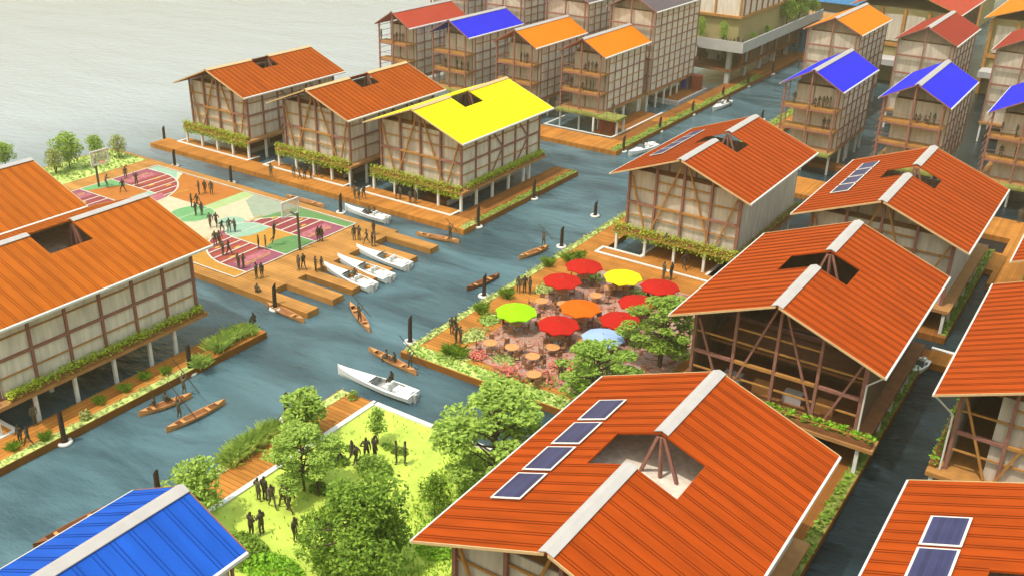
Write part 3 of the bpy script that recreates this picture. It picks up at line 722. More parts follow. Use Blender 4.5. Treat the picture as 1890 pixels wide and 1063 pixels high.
# its corner terrace over the deck
tr = MB().box(-66.4, 125.0, 2.7, -63.0, 128.2, 3.03).build('corner_terrace', 'moss', T['T4'])
for x in (-64.7, -63.2): bar('railing', tr, (x, 125.1, 3.03), (x, 125.1, 4.0), .05, .05, 'mauve')
bar('railing', tr, (-66.4, 125.1, 4.0), (-63.1, 125.1, 4.0), .05, .05, 'mauve')
for x, y in ((-63.4, 126), (-63.4, 128), (-66.9, 125.3)): bar('stilt', T['T4'], (x, y, .6), (x, y, 2.69), .26, .26, 'stilt')
T['T11'] = tower('tall stilt house with violet-blue roof beside the main canal', -41.2, -32.9, 128.4, 145, 11.2, 2.3, 'roof_bluv')
T['T12'] = tower('tall stilt house with violet-blue roof, second from the main canal', -28.6, -20.0, 129.0, 146.3, 11.2, 2.3, 'roof_bluv')
T['T13'] = tower('tall stilt house with violet-blue roof cut by the right picture edge', -15.95, -7.5, 130.0, 146.6, 11.2, 2.3, 'roof_bluv')
T['T9'] = tower('tall stilt house with orange roof behind the violet-blue roofs', -47.5, -38.6, 155.8, 173, 13.5, 2.1, 'roof_or2', floors=(6, 8.6, 11.2), front='flat', terrace=False)
T['T10'] = tower('tall stilt house with red roof behind the violet-blue roofs', -34.2, -25.3, 157.0, 174.5, 13.5, 2.2, 'roof_red2', floors=(6, 8.6, 11.2), front='flat', terrace=False)
T['T14'] = tower('tall stilt house with red roof cut by the right picture edge', -20.8, -12.0, 158.2, 175, 13.5, 2.2, 'roof_red2', floors=(6, 8.6, 11.2), front='flat', terrace=False)
for nm, x1, lab in (('T8', -66.1, 'tall dark-roofed stilt house next to the wide concrete balcony building'), ('T7', -77.9, 'tall dark-roofed stilt house behind the bright orange roofs'),
                ('T6', -90.0, 'tall dark-roofed stilt house behind the violet-blue roof'), ('T5', -101.5, 'tall stilt house behind the red roof at the top edge')):
    T[nm] = tower(lab, x1-8.6, x1, 142.0, 160, 15.55, 2.2, 'roof_grey', floors=(5.6, 8.2, 10.8, 13.2), front='flat', terrace=False, nside=8)
BL = tower('royal blue ribbed roof of a stilt house in the bottom left corner', -37.5, -29.5, 7.0, 24.1, 11.1, 1.95, 'roof_blu', seam='roof_blu_seam', front='flat', terrace=False, group='tall stilt houses')

# wide building with concrete balcony over the deck
B = empty('canal_building', (-67, 175, 0), 'wide plywood building on columns with grey concrete balcony and shrubs', 'building')
MB().box(-72.0, 164.5, 6.4, -60.2, 208, 6.9).build('balcony_slab', 'concrete', B)
MB().box(-72.0, 164.3, 6.4, -60.2, 164.5, 8.2).build('balcony_parapet', 'concrete', B)
MB().box(-60.2, 164.3, 6.4, -60.0, 208, 8.2).build('balcony_parapet', 'concrete', B)
MB().box(-72.0, 168.2, 6.91, -62.6, 207, 11.4).build('lower_wall', 'olive', B)
MB().box(-72.4, 167.6, 11.4, -62.1, 207.4, 11.8).build('floor_beam', 'ochre', B)
MB().box(-72.0, 168.2, 11.8, -62.4, 207, 18).build('upper_wall', 'ply_brightened', B)
for i in range(3): bar('post', B, (-71.8+i*4.6, 168.05, 11.8), (-71.8+i*4.6, 168.05, 18), .3, .3, 'ochre')
for i in range(14): bar('post', B, (-62.25, 169+i*2.9, 11.8), (-62.25, 169+i*2.9, 18), .2, .24, 'mauve')
MB().box(-71.8, 165.5, 2.7, -62.0, 207, 3.05).build('lower_deck', 'brown', B)
MB().box(-71.5, 172, 3.05, -62.6, 206.5, 6.4).build('inner_wall', 'plydark', B)
MB().box(-69.6, 171.7, 3.05, -66.6, 171.95, 6.3).build('window_panel', 'concrete', B)
for i in range(6):
    y = 166.1+i*7.6
    bar('column', B, (-62.9, y, -.5), (-62.9, y, 6.38), .75, .75, 'concrete')
bar('column', B, (-71.4, 166.1, -.5), (-71.4, 166.1, 6.38), .75, .75, 'concrete')
for i in range(9): bar('column', B, (-61.3, 168+i*4.2, 3.06), (-61.3, 168+i*4.2, 6.38), .25, .25, 'brown')
# kiosk with blue front and flat orange top by the far end of the walkway
Kk = empty('kiosk', (-62, 222, 0), 'small blue kiosk with orange flat roof at far canal end', 'kiosk')
p0 = at(1446, 92); p1 = at(1484, 92)
MB().box(p0.x, p0.y, .6, p1.x+.8, p0.y+16, 5.2).build('wall', 'teal', Kk)
MB().box(p0.x-.6, p0.y-1, 5.2, p1.x+1.6, p0.y+17, 6.0).build('roof', 'ochre', Kk)
for i in range(5): bar('window', Kk, (p0.x+.8+i*1.2, p0.y-.05, 1.4), (p0.x+.8+i*1.2, p0.y-.05, 4.4), .5, .06, 'glass')
deck('boardwalk', -66, 196, -48, 204, 'deck_plain', ZD-.02)
FB = empty('far_building', (-60, 262, 0), 'pale distant building with blue awning and dark openings at top edge', 'building')
MB().box(-90, 258, 0, -38, 275, 16).build('wall', 'olive', FB)
for i in range(8): MB().box(-86+i*6.2, 257.8, 2.5, -82.4+i*6.2, 257.98, 9).build('opening', 'black', FB)
for i in range(9): MB().box(-88.6+i*6.2, 257.7, 0, -87.6+i*6.2, 257.99, 16).build('pilaster', 'floor', FB)
aw = MB(); aw.hexa([(-88, 254, 2.3), (-44, 254, 2.3), (-44, 257.6, 3.1), (-88, 257.6, 3.1), (-88, 254, 2.45), (-44, 254, 2.45), (-44, 257.6, 3.25), (-88, 257.6, 3.25)]); aw.build('awning', 'teal', FB)
# big barns at the top right
def barn(label, xl, xr_, y0, ze, rise, m, y1):
    b = empty('barn', ((xl+xr_)/2, (y0+y1)/2, 0), label, 'building'); xm = (xl+xr_)/2; hw = (xr_-xl)/2; k = rise/hw
    roof(b, xm, hw, y0, y1, ze+rise, k, m, None, None, 1, None, 'ochre')
    wx0, wx1 = xl+1.2, xr_-1.2
    MB().box(wx0, y0+1.5, 0, wx1, y1-1, ze-.1).build('wall', 'olive', b)
    for i in range(4):
        a = wx0+.5+(wx1-wx0-1)*i/4; c = wx0+.5+(wx1-wx0-1)*(i+1)/4
        MB().box(a+.35, y0+1.3, 7.2, c-.35, y0+1.48, ze-1.2).build('panel', 'ply', b)
        MB().box(a+.35, y0+1.3, 1, c-.35, y0+1.48, 6).build('panel', 'olive', b)
    for i in range(5): bar('post', b, (wx0+(wx1-wx0)*i/4, y0+1.2, 0), (wx0+(wx1-wx0)*i/4, y0+1.2, ze-.2), .5, .5, 'ochre')
    bar('beam', b, (wx0, y0+1.1, 6.6), (wx1, y0+1.1, 6.6), .4, .6, 'ochre')
    for i in range(12): bar('post', b, (wx1+.1, y0+2+(y1-y0-4)*i/11, 0), (wx1+.1, y0+2+(y1-y0-4)*i/11, ze-.3), .2, .3, 'mauve')
    MB().box(wx0, y0-3, 3.6, wx1, y0+1.2, 4.6).build('balcony', 'concrete', b)
barn('big red roofed building with plywood panels along the top edge', -49.5, -30.7, 188, 13, 3.4, 'roof_red', 214)
barn('big orange roofed building at the top right corner', -27.1, -8, 189, 13, 3.4, 'roof_or2', 215)

# ------------------------------------------------------------------ trees and plants
def tree_proto(seed, h, clumps, nleaf, r, leafm, up, trunk_r=.12, stems=1, base=.28):
    """clumps: list of (x, y, z, rx, ry, rz) as shares of h"""
    global random
    st = random.getstate(); random.seed(seed)
    root = empty('tree', (0, 0, 0))
    t = MB()
    for s in range(stems):
        dx, dy = (random.uniform(-.05, .05)*h, random.uniform(-.05, .05)*h)
        t.tube([(dx*.2, dy*.2, -.1), (dx, dy, h*base), (dx*1.2, dy*1.2, h*.55), (dx, dy, h*.85)], [trunk_r, trunk_r*.8, trunk_r*.5, trunk_r*.2], 7)
    for c in clumps:
        z0 = h*max(base, c[2]-.18)
        t.tube([(0, 0, z0), (c[0]*h*.5, c[1]*h*.5, (z0+c[2]*h)/2), (c[0]*h, c[1]*h, c[2]*h)], [trunk_r*.45, trunk_r*.3, trunk_r*.12], 5)
    tr = t.build('trunk', 'bark'); tr.parent = root
    m = MB(); tot = sum(c[3]*c[4] for c in clumps)
    for c in clumps:
        n = int(nleaf*c[3]*c[4]/tot)
        for _ in range(n):
            while True:
                p = Vector((random.uniform(-1, 1), random.uniform(-1, 1), random.uniform(-1, 1)))
                if p.length < 1: break
            if p.length < .55 and random.random() < .6: p = p.normalized()*random.uniform(.6, 1)
            m.leaf((h*(c[0]+c[3]*p.x), h*(c[1]+c[4]*p.y), h*(c[2]+c[5]*p.z)), r, up)
    cr = m.build('crown', leafm); cr.parent = root
    random.setstate(st)
    return root
def rclumps(seed, n, rad, z0, z1, s0, s1, flat):
    rr = random.Random(seed); out = []
    for i in range(n):
        z = z0+(z1-z0)*(i+.5)/n; f = math.sin(math.pi*min(1, .22+.7*(z-z0)/(z1-z0)))
        a = i*2.4+rr.uniform(-.4, .4); d = rad*f*rr.uniform(.35, 1)
        s = rr.uniform(s0, s1); out.append((d*math.cos(a), d*math.sin(a), z, s, s*rr.uniform(.8, 1.2), s*flat))
    return out
P_layer = tree_proto(1, 1, [], 0, .1, 'leaf_y', .5) if False else None
protos = dict(
    layered=lambda: tree_proto(11, 6.0, rclumps(1, 34, .50, .24, .98, .09, .19, .26), 5600, .155, 'leaf_y', .9, .13),
    layered2=lambda: tree_proto(12, 6.0, rclumps(5, 32, .45, .24, .97, .09, .18, .28), 5200, .15, 'leaf_m', .8, .13, 2),
    dense=lambda: tree_proto(13, 6.0, rclumps(9, 46, .58, .18, .97, .09, .21, .75), 9500, .135, 'leaf_d', .3, .18),
    round=lambda: tree_proto(14, 5.0, rclumps(3, 18, .34, .3, .93, .15, .22, .7), 2400, .17, 'leaf_y', .3, .1),
    sapling=lambda: tree_proto(15, 4.0, rclumps(4, 14, .22, .38, .95, .1, .16, .9), 800, .14, 'leaf_m', .3, .05, 4, .3),
    darksap=lambda: tree_proto(16, 4.0, rclumps(6, 15, .24, .36, .95, .1, .17, .9), 1000, .14, 'leaf_d', .2, .06, 3, .3),
    pale=lambda: tree_proto(17, 4.0, rclumps(8, 15, .3, .25, .93, .14, .2, .8), 1100, .15, 'leaf_p', .2, .07, 4, .2),
    yellow=lambda: tree_proto(18, 5.0, rclumps(2, 12, .32, .34, .9, .18, .26, .55), 1500, .26, 'leaf_y', .6, .12),
)
protob = {}
def tree(kind, px, py, h, label, group=None, z=ZD, rz=None, name='tree', wide=1.0, cat='tree'):
    hb = dict(layered=6, layered2=6, dense=6, round=5, sapling=4, darksap=4, pale=4, yellow=5)[kind]
    if kind not in protob: protob[kind] = protos[kind](); o = protob[kind]
    else: o = copy_tree(protob[kind])
    o.name = name
    p = at(px, py, z) if not isinstance(px, tuple) else Vector((px[0], px[1], z))
    s = h/hb; o.location = p; o.scale = (s*wide, s*wide, s); o.rotation_euler = (0, 0, random.random()*6.28 if rz is None else rz)
    for k in ('label', 'category', 'group'):
        if k in o: del o[k]
    tag(o, label, cat, group)
    return o
tree('layered', 912, 912, 8.2, 'large layered yellow-green tree at the right corner of the lawn', 'trees on the garden island')
tree('layered', 562, 905, 5.0, 'layered yellow-green tree beside the white lawn edge', 'trees on the garden island', rz=2)
tree('dense', 668, 1072, 6.7, 'large dense dark green tree in the foreground garden', 'trees on the garden island')
tree('yellow', 566, 805, 3.9, 'pale yellow-green tree on the garden deck, farthest left by the water', 'trees on the garden island')
tree('round', 372, 965, 4.6, 'bushy tree just behind the royal blue roof', 'trees on the garden island')
tree('sapling', 698, 818, 2.9, 'slender multi-stem sapling near the white corner of the lawn', 'trees on the garden island')
tree('darksap', 803, 955, 3.4, 'small dark multi-stem tree beside the large foreground roof', 'trees on the garden island')
tree('layered2', 1098, 758, 6.0, 'layered green tree in front of the light blue umbrella', 'trees on the plaza', wide=1.15)
tree('layered2', 1216, 676, 6.4, 'layered green tree between the red umbrellas and the open timber front', 'trees on the plaza', rz=1, wide=1.05)
tree('round', 130, 312, 4.6, 'tallest round tree behind the basketball court', 'trees behind the court')
tree('round', 178, 292, 3.0, 'dark yellow round tree behind the hoop of the court', 'trees behind the court', rz=2)
tree('pale', 220, 292, 3.1, 'pale airy shrub tree nearest the court deck corner', 'trees behind the court')
tree('pale', 104, 322, 3.3, 'small leafy tree left of the tallest tree behind the court', 'trees behind the court')
tree('round', 10, 312, 3.4, 'round tree cut by the left edge above the amber roof', 'trees behind the court', rz=4)
# shrubs on the concrete balcony and between far houses
for i, (x, y, z, h, lab) in enumerate(((-68.8, 166.5, 6.95, 4.3, 'tall yellow-green shrub, left of two on the concrete balcony front'), (-64.6, 166.5, 6.95, 4.0, 'tall yellow-green shrub, right of two on the concrete balcony front'),
                                (-61.4, 190, 6.95, 5.2, 'dark green tall shrub halfway along the concrete balcony'), (-61.4, 197, 6.95, 5.6, 'dark green tall shrub farther along the concrete balcony'), (-61.2, 205, 6.95, 3.6, 'dark shrub at the far end of the concrete balcony'),
                                (-61.2, 172, 6.95, 1.8, 'low shrub at the near corner of the concrete balcony'), (-61.2, 179, 6.95, 2.0, 'low dark shrub on the long side of the concrete balcony'), (-35.9, 184, 4.6, 5.0, 'yellow-green shrub between the orange and red roofed tall houses'))):
    tree('round' if i in (0, 1, 7) else 'darksap', (x, y), 0, h, lab, 'shrubs on far balconies', z, name='shrub', wide=.55 if i in (0, 1, 7) else 1.2, cat='shrub')
def shrub(px, py, rx, ry, h, n, leafm, r, label, group=None, z=ZD, name='shrub', cat='shrub'):
    p = at(px, py, z); mb = MB()
    for _ in range(n):
        a = random.uniform(0, 6.283); t = random.random()**.5; f = math.sqrt(max(0, 1-t*t))
        mb.leaf((p.x+rx*t*math.cos(a), p.y+ry*t*math.sin(a), z+h*f*random.uniform(.15, 1)), r, .4)
    return tag(mb.build(name, leafm), label, cat, group)
def tuft(px, py, h, n, label, spread=.35, m='grass', z=ZD, group='fountain grass clumps'):
    p = at(px, py, z); mb = MB()
    for _ in range(n): mb.blade((p.x+random.gauss(0, spread*.4), p.y+random.gauss(0, spread*.4), z), h*random.uniform(.6, 1.1), .025, h*random.uniform(.3, 1.0))
    return tag(mb.build('grass_clump', m), label, 'grass clump', group)
shrub(440, 1020, 2.2, 1.6, .9, 900, 'leaf_d', .16, 'dark green low bed beside the royal blue roof', 'garden shrubs')
shrub(505, 1058, 2.2, 1.4, .9, 900, 'leaf_b', .15, 'bright green low bed at the bottom edge beside the blue roof', 'garden shrubs')
shrub(728, 830, 1.2, .5, .35, 260, 'leaf_d', .13, 'small dark ground shrub under the sapling, right of it', 'garden shrubs')
shrub(648, 830, .7, .4, .35, 150, 'leaf_d', .12, 'small dark ground shrub behind the walking trio on the lawn', 'garden shrubs')
shrub(625, 852, .9, .6, .5, 220, 'leaf_d', .14, 'dark leafy shrub at the left feet of the lawn walkers', 'garden shrubs')
shrub(690, 868, 1.5, 1.0, 1.2, 520, 'leaf_m', .16, 'mid green shrub in front of the walkers on the lawn', 'garden shrubs')
shrub(590, 905, .8, .6, .6, 220, 'leaf_d', .14, 'dark shrub at the trunk of the layered lawn tree', 'garden shrubs')
shrub(880, 905, 1.5, 1.2, .8, 520, 'leaf_m', .16, 'green undergrowth below the large layered tree', 'garden shrubs')
shrub(820, 1000, 1.6, 2.0, .8, 700, 'leaf_b', .15, 'bright green undergrowth beside the eave of the large foreground roof', 'garden shrubs')
shrub(652, 735, .4, .4, .8, 110, 'leaf_m', .12, 'small leafy plant at the far corner of the garden deck', 'garden shrubs')
shrub(158, 772, .45, .45, .8, 130, 'leaf_p', .13, 'single leafy shrub on the long deck beside the large amber house', 'deck shrubs')
for i, (px, py, h) in enumerate(((425, 856, 1.0), (440, 845, 1.1), (455, 834, 1.2), (470, 824, 1.1), (488, 812, 1.1), (505, 800, 1.0))):
    tuft(px, py, h, 210, 'green fountain grass clump, %s along the garden deck edge' % ('nearest the tree', 'second', 'third', 'fourth', 'fifth', 'farthest')[i], .6)
for i, (px, py, h) in enumerate(((372, 676, 1.0), (402, 648, 1.2), (418, 636, 1.1), (432, 627, 1.1), (448, 620, 1.0), (462, 615, .8))):
    tuft(px, py, h, 190, 'grass clump on the long left deck, %s' % ('beside the mooring post', 'second from the mooring post', 'third from the mooring post', 'third from its far tip', 'second from its far tip', 'nearest its far tip')[i], .55)
for i, (px, py) in enumerate(((25, 830), (85, 812), (185, 745), (232, 722), (268, 700), (305, 690))):
    tuft(px, py, .7, 90, 'sparse grass clump on the long left deck, %s counting from the near end' % ('first', 'second', 'third', 'fourth', 'fifth', 'sixth')[i], .3, 'grass_d')
for i, (px, py) in enumerate(((830, 655), (845, 660), (1050, 485), (1070, 480), (888, 578), (936, 550), (1012, 492))):
    tuft(px, py, 1.0, 130, 'tall wispy reed clump on the plaza, %s' % ('nearest the water corner', 'second by the water corner', 'left behind the red umbrellas', 'right behind the red umbrellas', 'left of the lime umbrella', 'by the walking trio', 'beside the far red umbrella')[i], .3, 'grass_d', group='reed clumps on the plaza')
# lawn turf as one mass
mb = MB()
for _ in range(11000):
    x = random.uniform(-44, -27); y = random.uniform(22, 49.5)
    if random.random() < .93 and x < -35.5+(49-y)*.22: continue
    mb.blade((x, y, ZD+.02), random.uniform(.12, .3), .03, .15)
tag(mb.build('lawn_grass', 'grass_d'), kind='stuff')
mb = MB()
for _ in range(5200):
    x = random.uniform(-37, -27); y = random.uniform(24, 49.4)
    if x < -35.5+(49-y)*.22+random.gauss(0, .6): continue
    mb.leaf((x, y, ZD+.05+random.random()*.22), .11, .5)
tag(mb.build('turf', 'leaf_b'), kind='stuff')

# ------------------------------------------------------------------ people
def human(pose, name):
    """joints in metres, standing height about 1.75; facing -Y"""
    J = dict(pel=(0, 0, .95), sp=(0, 0, 1.15), ch=(0, 0, 1.36), nk=(0, .0, 1.5), hd=(0, -.02, 1.6), tp=(0, -.02, 1.73),
             ls=(.19, 0, 1.42), le=(.24, .02, 1.14), lw=(.25, -.05, .88), lh=(.25, -.08, .76),
             rs=(-.19, 0, 1.42), re=(-.24, .02, 1.14), rw=(-.25, -.05, .88), rh=(-.25, -.08, .76),
             lp=(.1, 0, .92), lk=(.11, -.02, .5), la=(.11, .03, .09), lt=(.12, -.14, .04),
             rp=(-.1, 0, .92), rk=(-.11, -.02, .5), ra=(-.11, .03, .09), rto=(-.12, -.14, .04))
    J.update(pose)
    keys = list(J); idx = {k: i for i, k in enumerate(keys)}
    E = [('pel', 'sp'), ('sp', 'ch'), ('ch', 'nk'), ('nk', 'hd'), ('hd', 'tp'), ('ch', 'ls'), ('ls', 'le'), ('le', 'lw'), ('lw', 'lh'), ('ch', 'rs'), ('rs', 're'), ('re', 'rw'), ('rw', 'rh'),
         ('pel', 'lp'), ('lp', 'lk'), ('lk', 'la'), ('la', 'lt'), ('pel', 'rp'), ('rp', 'rk'), ('rk', 'ra'), ('ra', 'rto')]
    Rr = dict(pel=.14, sp=.135, ch=.15, nk=.055, hd=.105, tp=.07, ls=.075, le=.05, lw=.035, lh=.03, rs=.075, re=.05, rw=.035, rh=.03, lp=.1, lk=.065, la=.045, lt=.035, rp=.1, rk=.065, ra=.045, rto=.035)
    me = bpy.data.meshes.new(name+'_sk'); me.from_pydata([J[k] for k in keys], [(idx[a], idx[b]) for a, b in E], [])
    o = bpy.data.objects.new(name+'_sk', me); col.objects.link(o)
    sk = o.modifiers.new('skin', 'SKIN'); sk.use_smooth_shade = True
    for k in keys:
        me.skin_vertices[0].data[idx[k]].radius = (Rr[k], Rr[k]*(.72 if k in ('pel', 'sp', 'ch') else 1))
    me.skin_vertices[0].data[idx['pel']].use_root = True
    ss = o.modifiers.new('sub', 'SUBSURF'); ss.levels = 1; ss.render_levels = 1
    dg = bpy.context.evaluated_depsgraph_get(); m2 = bpy.data.meshes.new_from_object(o.evaluated_get(dg))
    bpy.data.objects.remove(o); m2.name = 'person'
    m2.materials.clear(); m2.materials.append(M['person']); m2.materials.append(M['person2'])
    hz = Vector(J['hd']); 
    for p in m2.polygons:
        c = p.center; near = min((c-Vector(J[k])).length for k in ('lh', 'rh'))
        p.material_index = 1 if (c-hz).length < .14 or near < .09 else 0
        p.use_smooth = True
    return m2
def mirx(p): 
    sw = {'l': 'r', 'r': 'l'}; out = {}
    return out
POSES = dict(
    stand={},
    akimbo=dict(le=(.36, .06, 1.16), lw=(.2, -.1, 1.04), lh=(.14, -.12, 1.0), rk=(-.14, -.03, .5), ra=(-.16, .02, .09), rto=(-.2, -.14, .04)),
    talk=dict(le=(.25, -.04, 1.14), lw=(.16, -.28, 1.18), lh=(.12, -.36, 1.24), re=(-.25, .02, 1.15), rw=(-.14, -.2, 1.05), rh=(-.06, -.24, 1.05), lt=(.2, -.13, .04)),
    walk=dict(lk=(.1, -.2, .52), la=(.1, -.3, .1), lt=(.1, -.47, .07), rk=(-.1, .04, .5), ra=(-.1, .32, .17), rto=(-.1, .24, .04), le=(.25, .16, 1.18), lw=(.26, .2, .93), lh=(.25, .16, .83), re=(-.25, -.12, 1.17), rw=(-.24, -.3, .98), rh=(-.22, -.38, .92)),
    walk2=dict(rk=(-.1, -.18, .52), ra=(-.1, -.25, .1), rto=(-.1, -.42, .06), lk=(.1, .05, .5), la=(.1, .28, .16), lt=(.1, .2, .04), re=(-.25, .14, 1.18), rw=(-.26, .17, .93), rh=(-.25, .14, .83), le=(.25, -.1, 1.17), lw=(.24, -.26, .98), lh=(.22, -.33, .92), sp=(0, -.03, 1.15), ch=(0, -.07, 1.36), nk=(0, -.09, 1.5), hd=(0, -.13, 1.59), tp=(0, -.15, 1.72), ls=(.19, -.07, 1.42), rs=(-.19, -.07, 1.42)),
    coat=dict(lp=(.09, 0, .86), rp=(-.09, 0, .86), lk=(.08, -.01, .52), rk=(-.08, -.01, .5), lw=(.2, -.14, .98), lh=(.12, -.2, 1.0)),
    sit=dict(pel=(0, 0, .5), sp=(0, -.02, .7), ch=(0, -.04, .92), nk=(0, -.05, 1.06), hd=(0, -.08, 1.16), tp=(0, -.09, 1.29), ls=(.19, -.04, .97), rs=(-.19, -.04, .97), le=(.25, -.1, .72), lw=(.18, -.32, .64), lh=(.15, -.4, .62), re=(-.25, -.1, .72), rw=(-.18, -.32, .64), rh=(-.15, -.4, .62),
             lp=(.1, -.02, .48), rp=(-.1, -.02, .48), lk=(.13, -.42, .5), la=(.13, -.42, .1), lt=(.13, -.56, .05), rk=(-.13, -.42, .5), ra=(-.13, -.4, .1), rto=(-.13, -.54, .05)),
    pole=dict(le=(.3, -.12, 1.62), lw=(.22, -.18, 1.84), lh=(.2, -.18, 1.9), re=(-.3, -.12, 1.6), rw=(-.22, -.18, 1.84), rh=(-.2, -.18, 1.9), lk=(.16, -.05, .5), la=(.2, .03, .09), lt=(.22, -.13, .04), rk=(-.16, -.02, .5), ra=(-.2, .06, .09), rto=(-.22, -.1, .04)),
    jump=dict(rs=(-.2, 0, 1.46), re=(-.26, -.06, 1.72), rw=(-.22, -.14, 1.96), rh=(-.2, -.18, 2.06), le=(.42, -.05, 1.42), lw=(.56, -.12, 1.58), lh=(.6, -.14, 1.66), lk=(.16, .12, .52), la=(.2, .38, .2), lt=(.2, .42, .08), rk=(-.08, .04, .5), ra=(-.04, .2, .1), rto=(-.03, .24, -.02)),
    shoot=dict(le=(.28, -.15, 1.62), lw=(.14, -.25, 1.84), lh=(.1, -.26, 1.92), re=(-.28, -.15, 1.62), rw=(-.14, -.25, 1.84), rh=(-.1, -.26, 1.92)),
    lunge=dict(lk=(.22, -.16, .5), la=(.36, -.1, .1), lt=(.4, -.26, .05), rk=(-.2, .06, .5), ra=(-.34, .16, .1), rto=(-.38, .0, .04), le=(.3, -.1, 1.16), lw=(.2, -.3, 1.1), lh=(.16, -.36, 1.1)),
    defend=dict(pel=(0, .05, .86), sp=(0, -.02, 1.05), ch=(0, -.1, 1.25), nk=(0, -.15, 1.38), hd=(0, -.2, 1.47), tp=(0, -.22, 1.6), ls=(.19, -.1, 1.3), rs=(-.19, -.1, 1.3), le=(.4, -.2, 1.2), lw=(.5, -.35, 1.3), lh=(.52, -.4, 1.36), re=(-.4, -.2, 1.2), rw=(-.5, -.35, 1.3), rh=(-.52, -.4, 1.36), lp=(.1, .04, .84), rp=(-.1, .04, .84), lk=(.22, -.14, .48), rk=(-.22, -.14, .48), la=(.24, .02, .09), ra=(-.24, .02, .09), lt=(.28, -.14, .04), rto=(-.28, -.14, .04)),
)
HM = {}
FACE = math.atan2(0, -1)
def person(loc, pose, label, group, scale=1.0, rz=None):
    if pose not in HM: HM[pose] = human(POSES[pose], pose)
    o = bpy.data.objects.new('person', HM[pose]); col.objects.link(o)
    o.location = loc; o.scale = (scale, scale, scale); o.rotation_euler = (0, 0, random.uniform(0, 6.28) if rz is None else rz)
    return tag(o, label, 'person', group)
PW = dict(stand='standing', akimbo='standing hand on hip', talk='gesturing', walk='walking', walk2='striding', coat='in long coat', sit='seated', pole='holding a pole overhead', jump='leaping', shoot='with raised arms', lunge='stepping wide', defend='crouched to defend')
ORD = {1: [''], 2: ['left of two', 'right of two'], 3: ['leftmost of three', 'middle of three', 'rightmost of three'], 4: ['leftmost of four', 'second of four', 'third of four', 'rightmost of four'],
       5: ['leftmost of five', 'second of five', 'third of five', 'fourth of five', 'rightmost of five'], 6: ['leftmost of six', 'second of six', 'third of six', 'fourth of six', 'fifth of six', 'rightmost of six'],
       7: ['leftmost of seven', 'second of seven', 'third of seven', 'fourth of seven', 'fifth of seven', 'sixth of seven', 'rightmost of seven']}
def group(pts, where, grp, z=ZD, scale=1.0, Y=None, rz=None):
    pts = sorted(pts, key=lambda p: p[0])
    for (px, py, pose), od in zip(pts, ORD[len(pts)]):
        if Y is None: loc = at(px, py, z)
        else:
            q = atY(px, py, Y); loc = Vector((q.x, Y, z))
        lab = 'dark figure %s%s, %s' % (PW[pose], ' '+od if od else '', where)
        if len(lab.split()) > 16: print('LONG', lab)
        person(loc, pose, lab, grp, scale*random.uniform(.96, 1.05), rz if rz is not None else None)
G = 'people on the basketball court'
group([(197, 347, 'defend'), (228, 356, 'lunge'), (253, 345, 'shoot'), (233, 332, 'stand')], 'playing under the far hoop', G)
group([(368, 360, 'talk'), (379, 358, 'coat'), (391, 360, 'stand')], 'on the orange court paint', G)
group([(354, 383, 'stand'), (365, 384, 'walk')], 'just behind the green centre circle', G)
group([(362, 399, 'coat'), (373, 398, 'stand')], 'on the green centre circle', G)
group([(389, 421, 'walk2'), (400, 420, 'walk')], 'crossing the cream court centre', G)
group([(410, 430, 'defend'), (424, 431, 'akimbo'), (434, 430, 'stand')], 'at the edge of the mint key', G)
group([(398, 455, 'stand'), (406, 455, 'walk')], 'at the amber eave corner on the red stripes', G)
group([(412, 472, 'coat'), (423, 472, 'walk')], 'on the red stripes of the near half', G)
group([(441, 497, 'stand'), (450, 496, 'akimbo')], 'on the purple court corner', G)
group([(478, 461, 'akimbo'), (491, 461, 'stand')], 'at the near lane line', G)
group([(588, 447, 'stand'), (594, 446, 'stand')], 'by the far end of the near baseline', G)
o = person(at(508, 455, ZD)+Vector((0, 0, .35)), 'jump', 'dark figure leaping towards the near hoop with one arm up', G, 1.3, R_(120))
G = 'people on the pier deck'
group([(474, 515, 'akimbo'), (484, 513, 'stand')], 'at the near court corner', G)
group([(552, 499, 'stand'), (561, 498, 'walk')], 'in the middle of the pier deck', G)
group([(583, 502, 'talk'), (594, 501, 'coat')], 'at the bow of the nearest moored speedboat', G)
group([(654, 444, 'stand'), (663, 444, 'talk'), (677, 450, 'walk'), (687, 455, 'stand'), (692, 455, 'stand')], 'near the farthest moored speedboat', G)
group([(690, 434, 'stand')], 'alone near the farthest pier root', G)
group([(475, 547, 'sit')], 'on the front edge of the court deck', G, ZD-.4)
G = 'people on the long walkway'
group([(501, 327, 'akimbo')], 'alone on the walkway before the middle amber house', G)
group([(543, 328, 'stand'), (553, 331, 'walk'), (563, 332, 'stand'), (574, 330, 'talk'), (590, 328, 'walk')], 'by the white kerb below the middle amber house', G)
group([(577, 299, 'stand'), (591, 300, 'stand')], 'on the shaded deck under the middle amber house', G)
group([(655, 366, 'walk'), (663, 370, 'walk2'), (672, 367, 'walk')], 'at the white kerb below the yellow roof', G)
group([(731, 368, 'stand'), (739, 369, 'stand'), (757, 376, 'stand'), (767, 376, 'stand')], 'in front of the yellow roofed house', G)
G = 'people on the left deck'
group([(470, 603, 'sit')], 'at the far tip of the long left deck', G, ZD-.3, 1.1)
group([(39, 818, 'stand'), (54, 822, 'walk')], 'on the near orange deck by the white kerb', G, scale=.95)
group([(66, 783, 'coat')], 'alone below the large amber house', G)
group([(246, 607, 'akimbo'), (262, 604, 'talk'), (270, 600, 'stand'), (284, 601, 'stand')], 'on the amber house side ledge', G, 2.95)
G = 'people on the plaza'
group([(957, 541, 'stand'), (968, 541, 'coat'), (978, 542, 'stand')], 'on the plank walk beside the red umbrellas', G, scale=1.05)
group([(834, 617, 'stand'), (841, 615, 'walk'), (842, 633, 'stand'), (850, 633, 'talk')], 'near the plaza water corner', G)
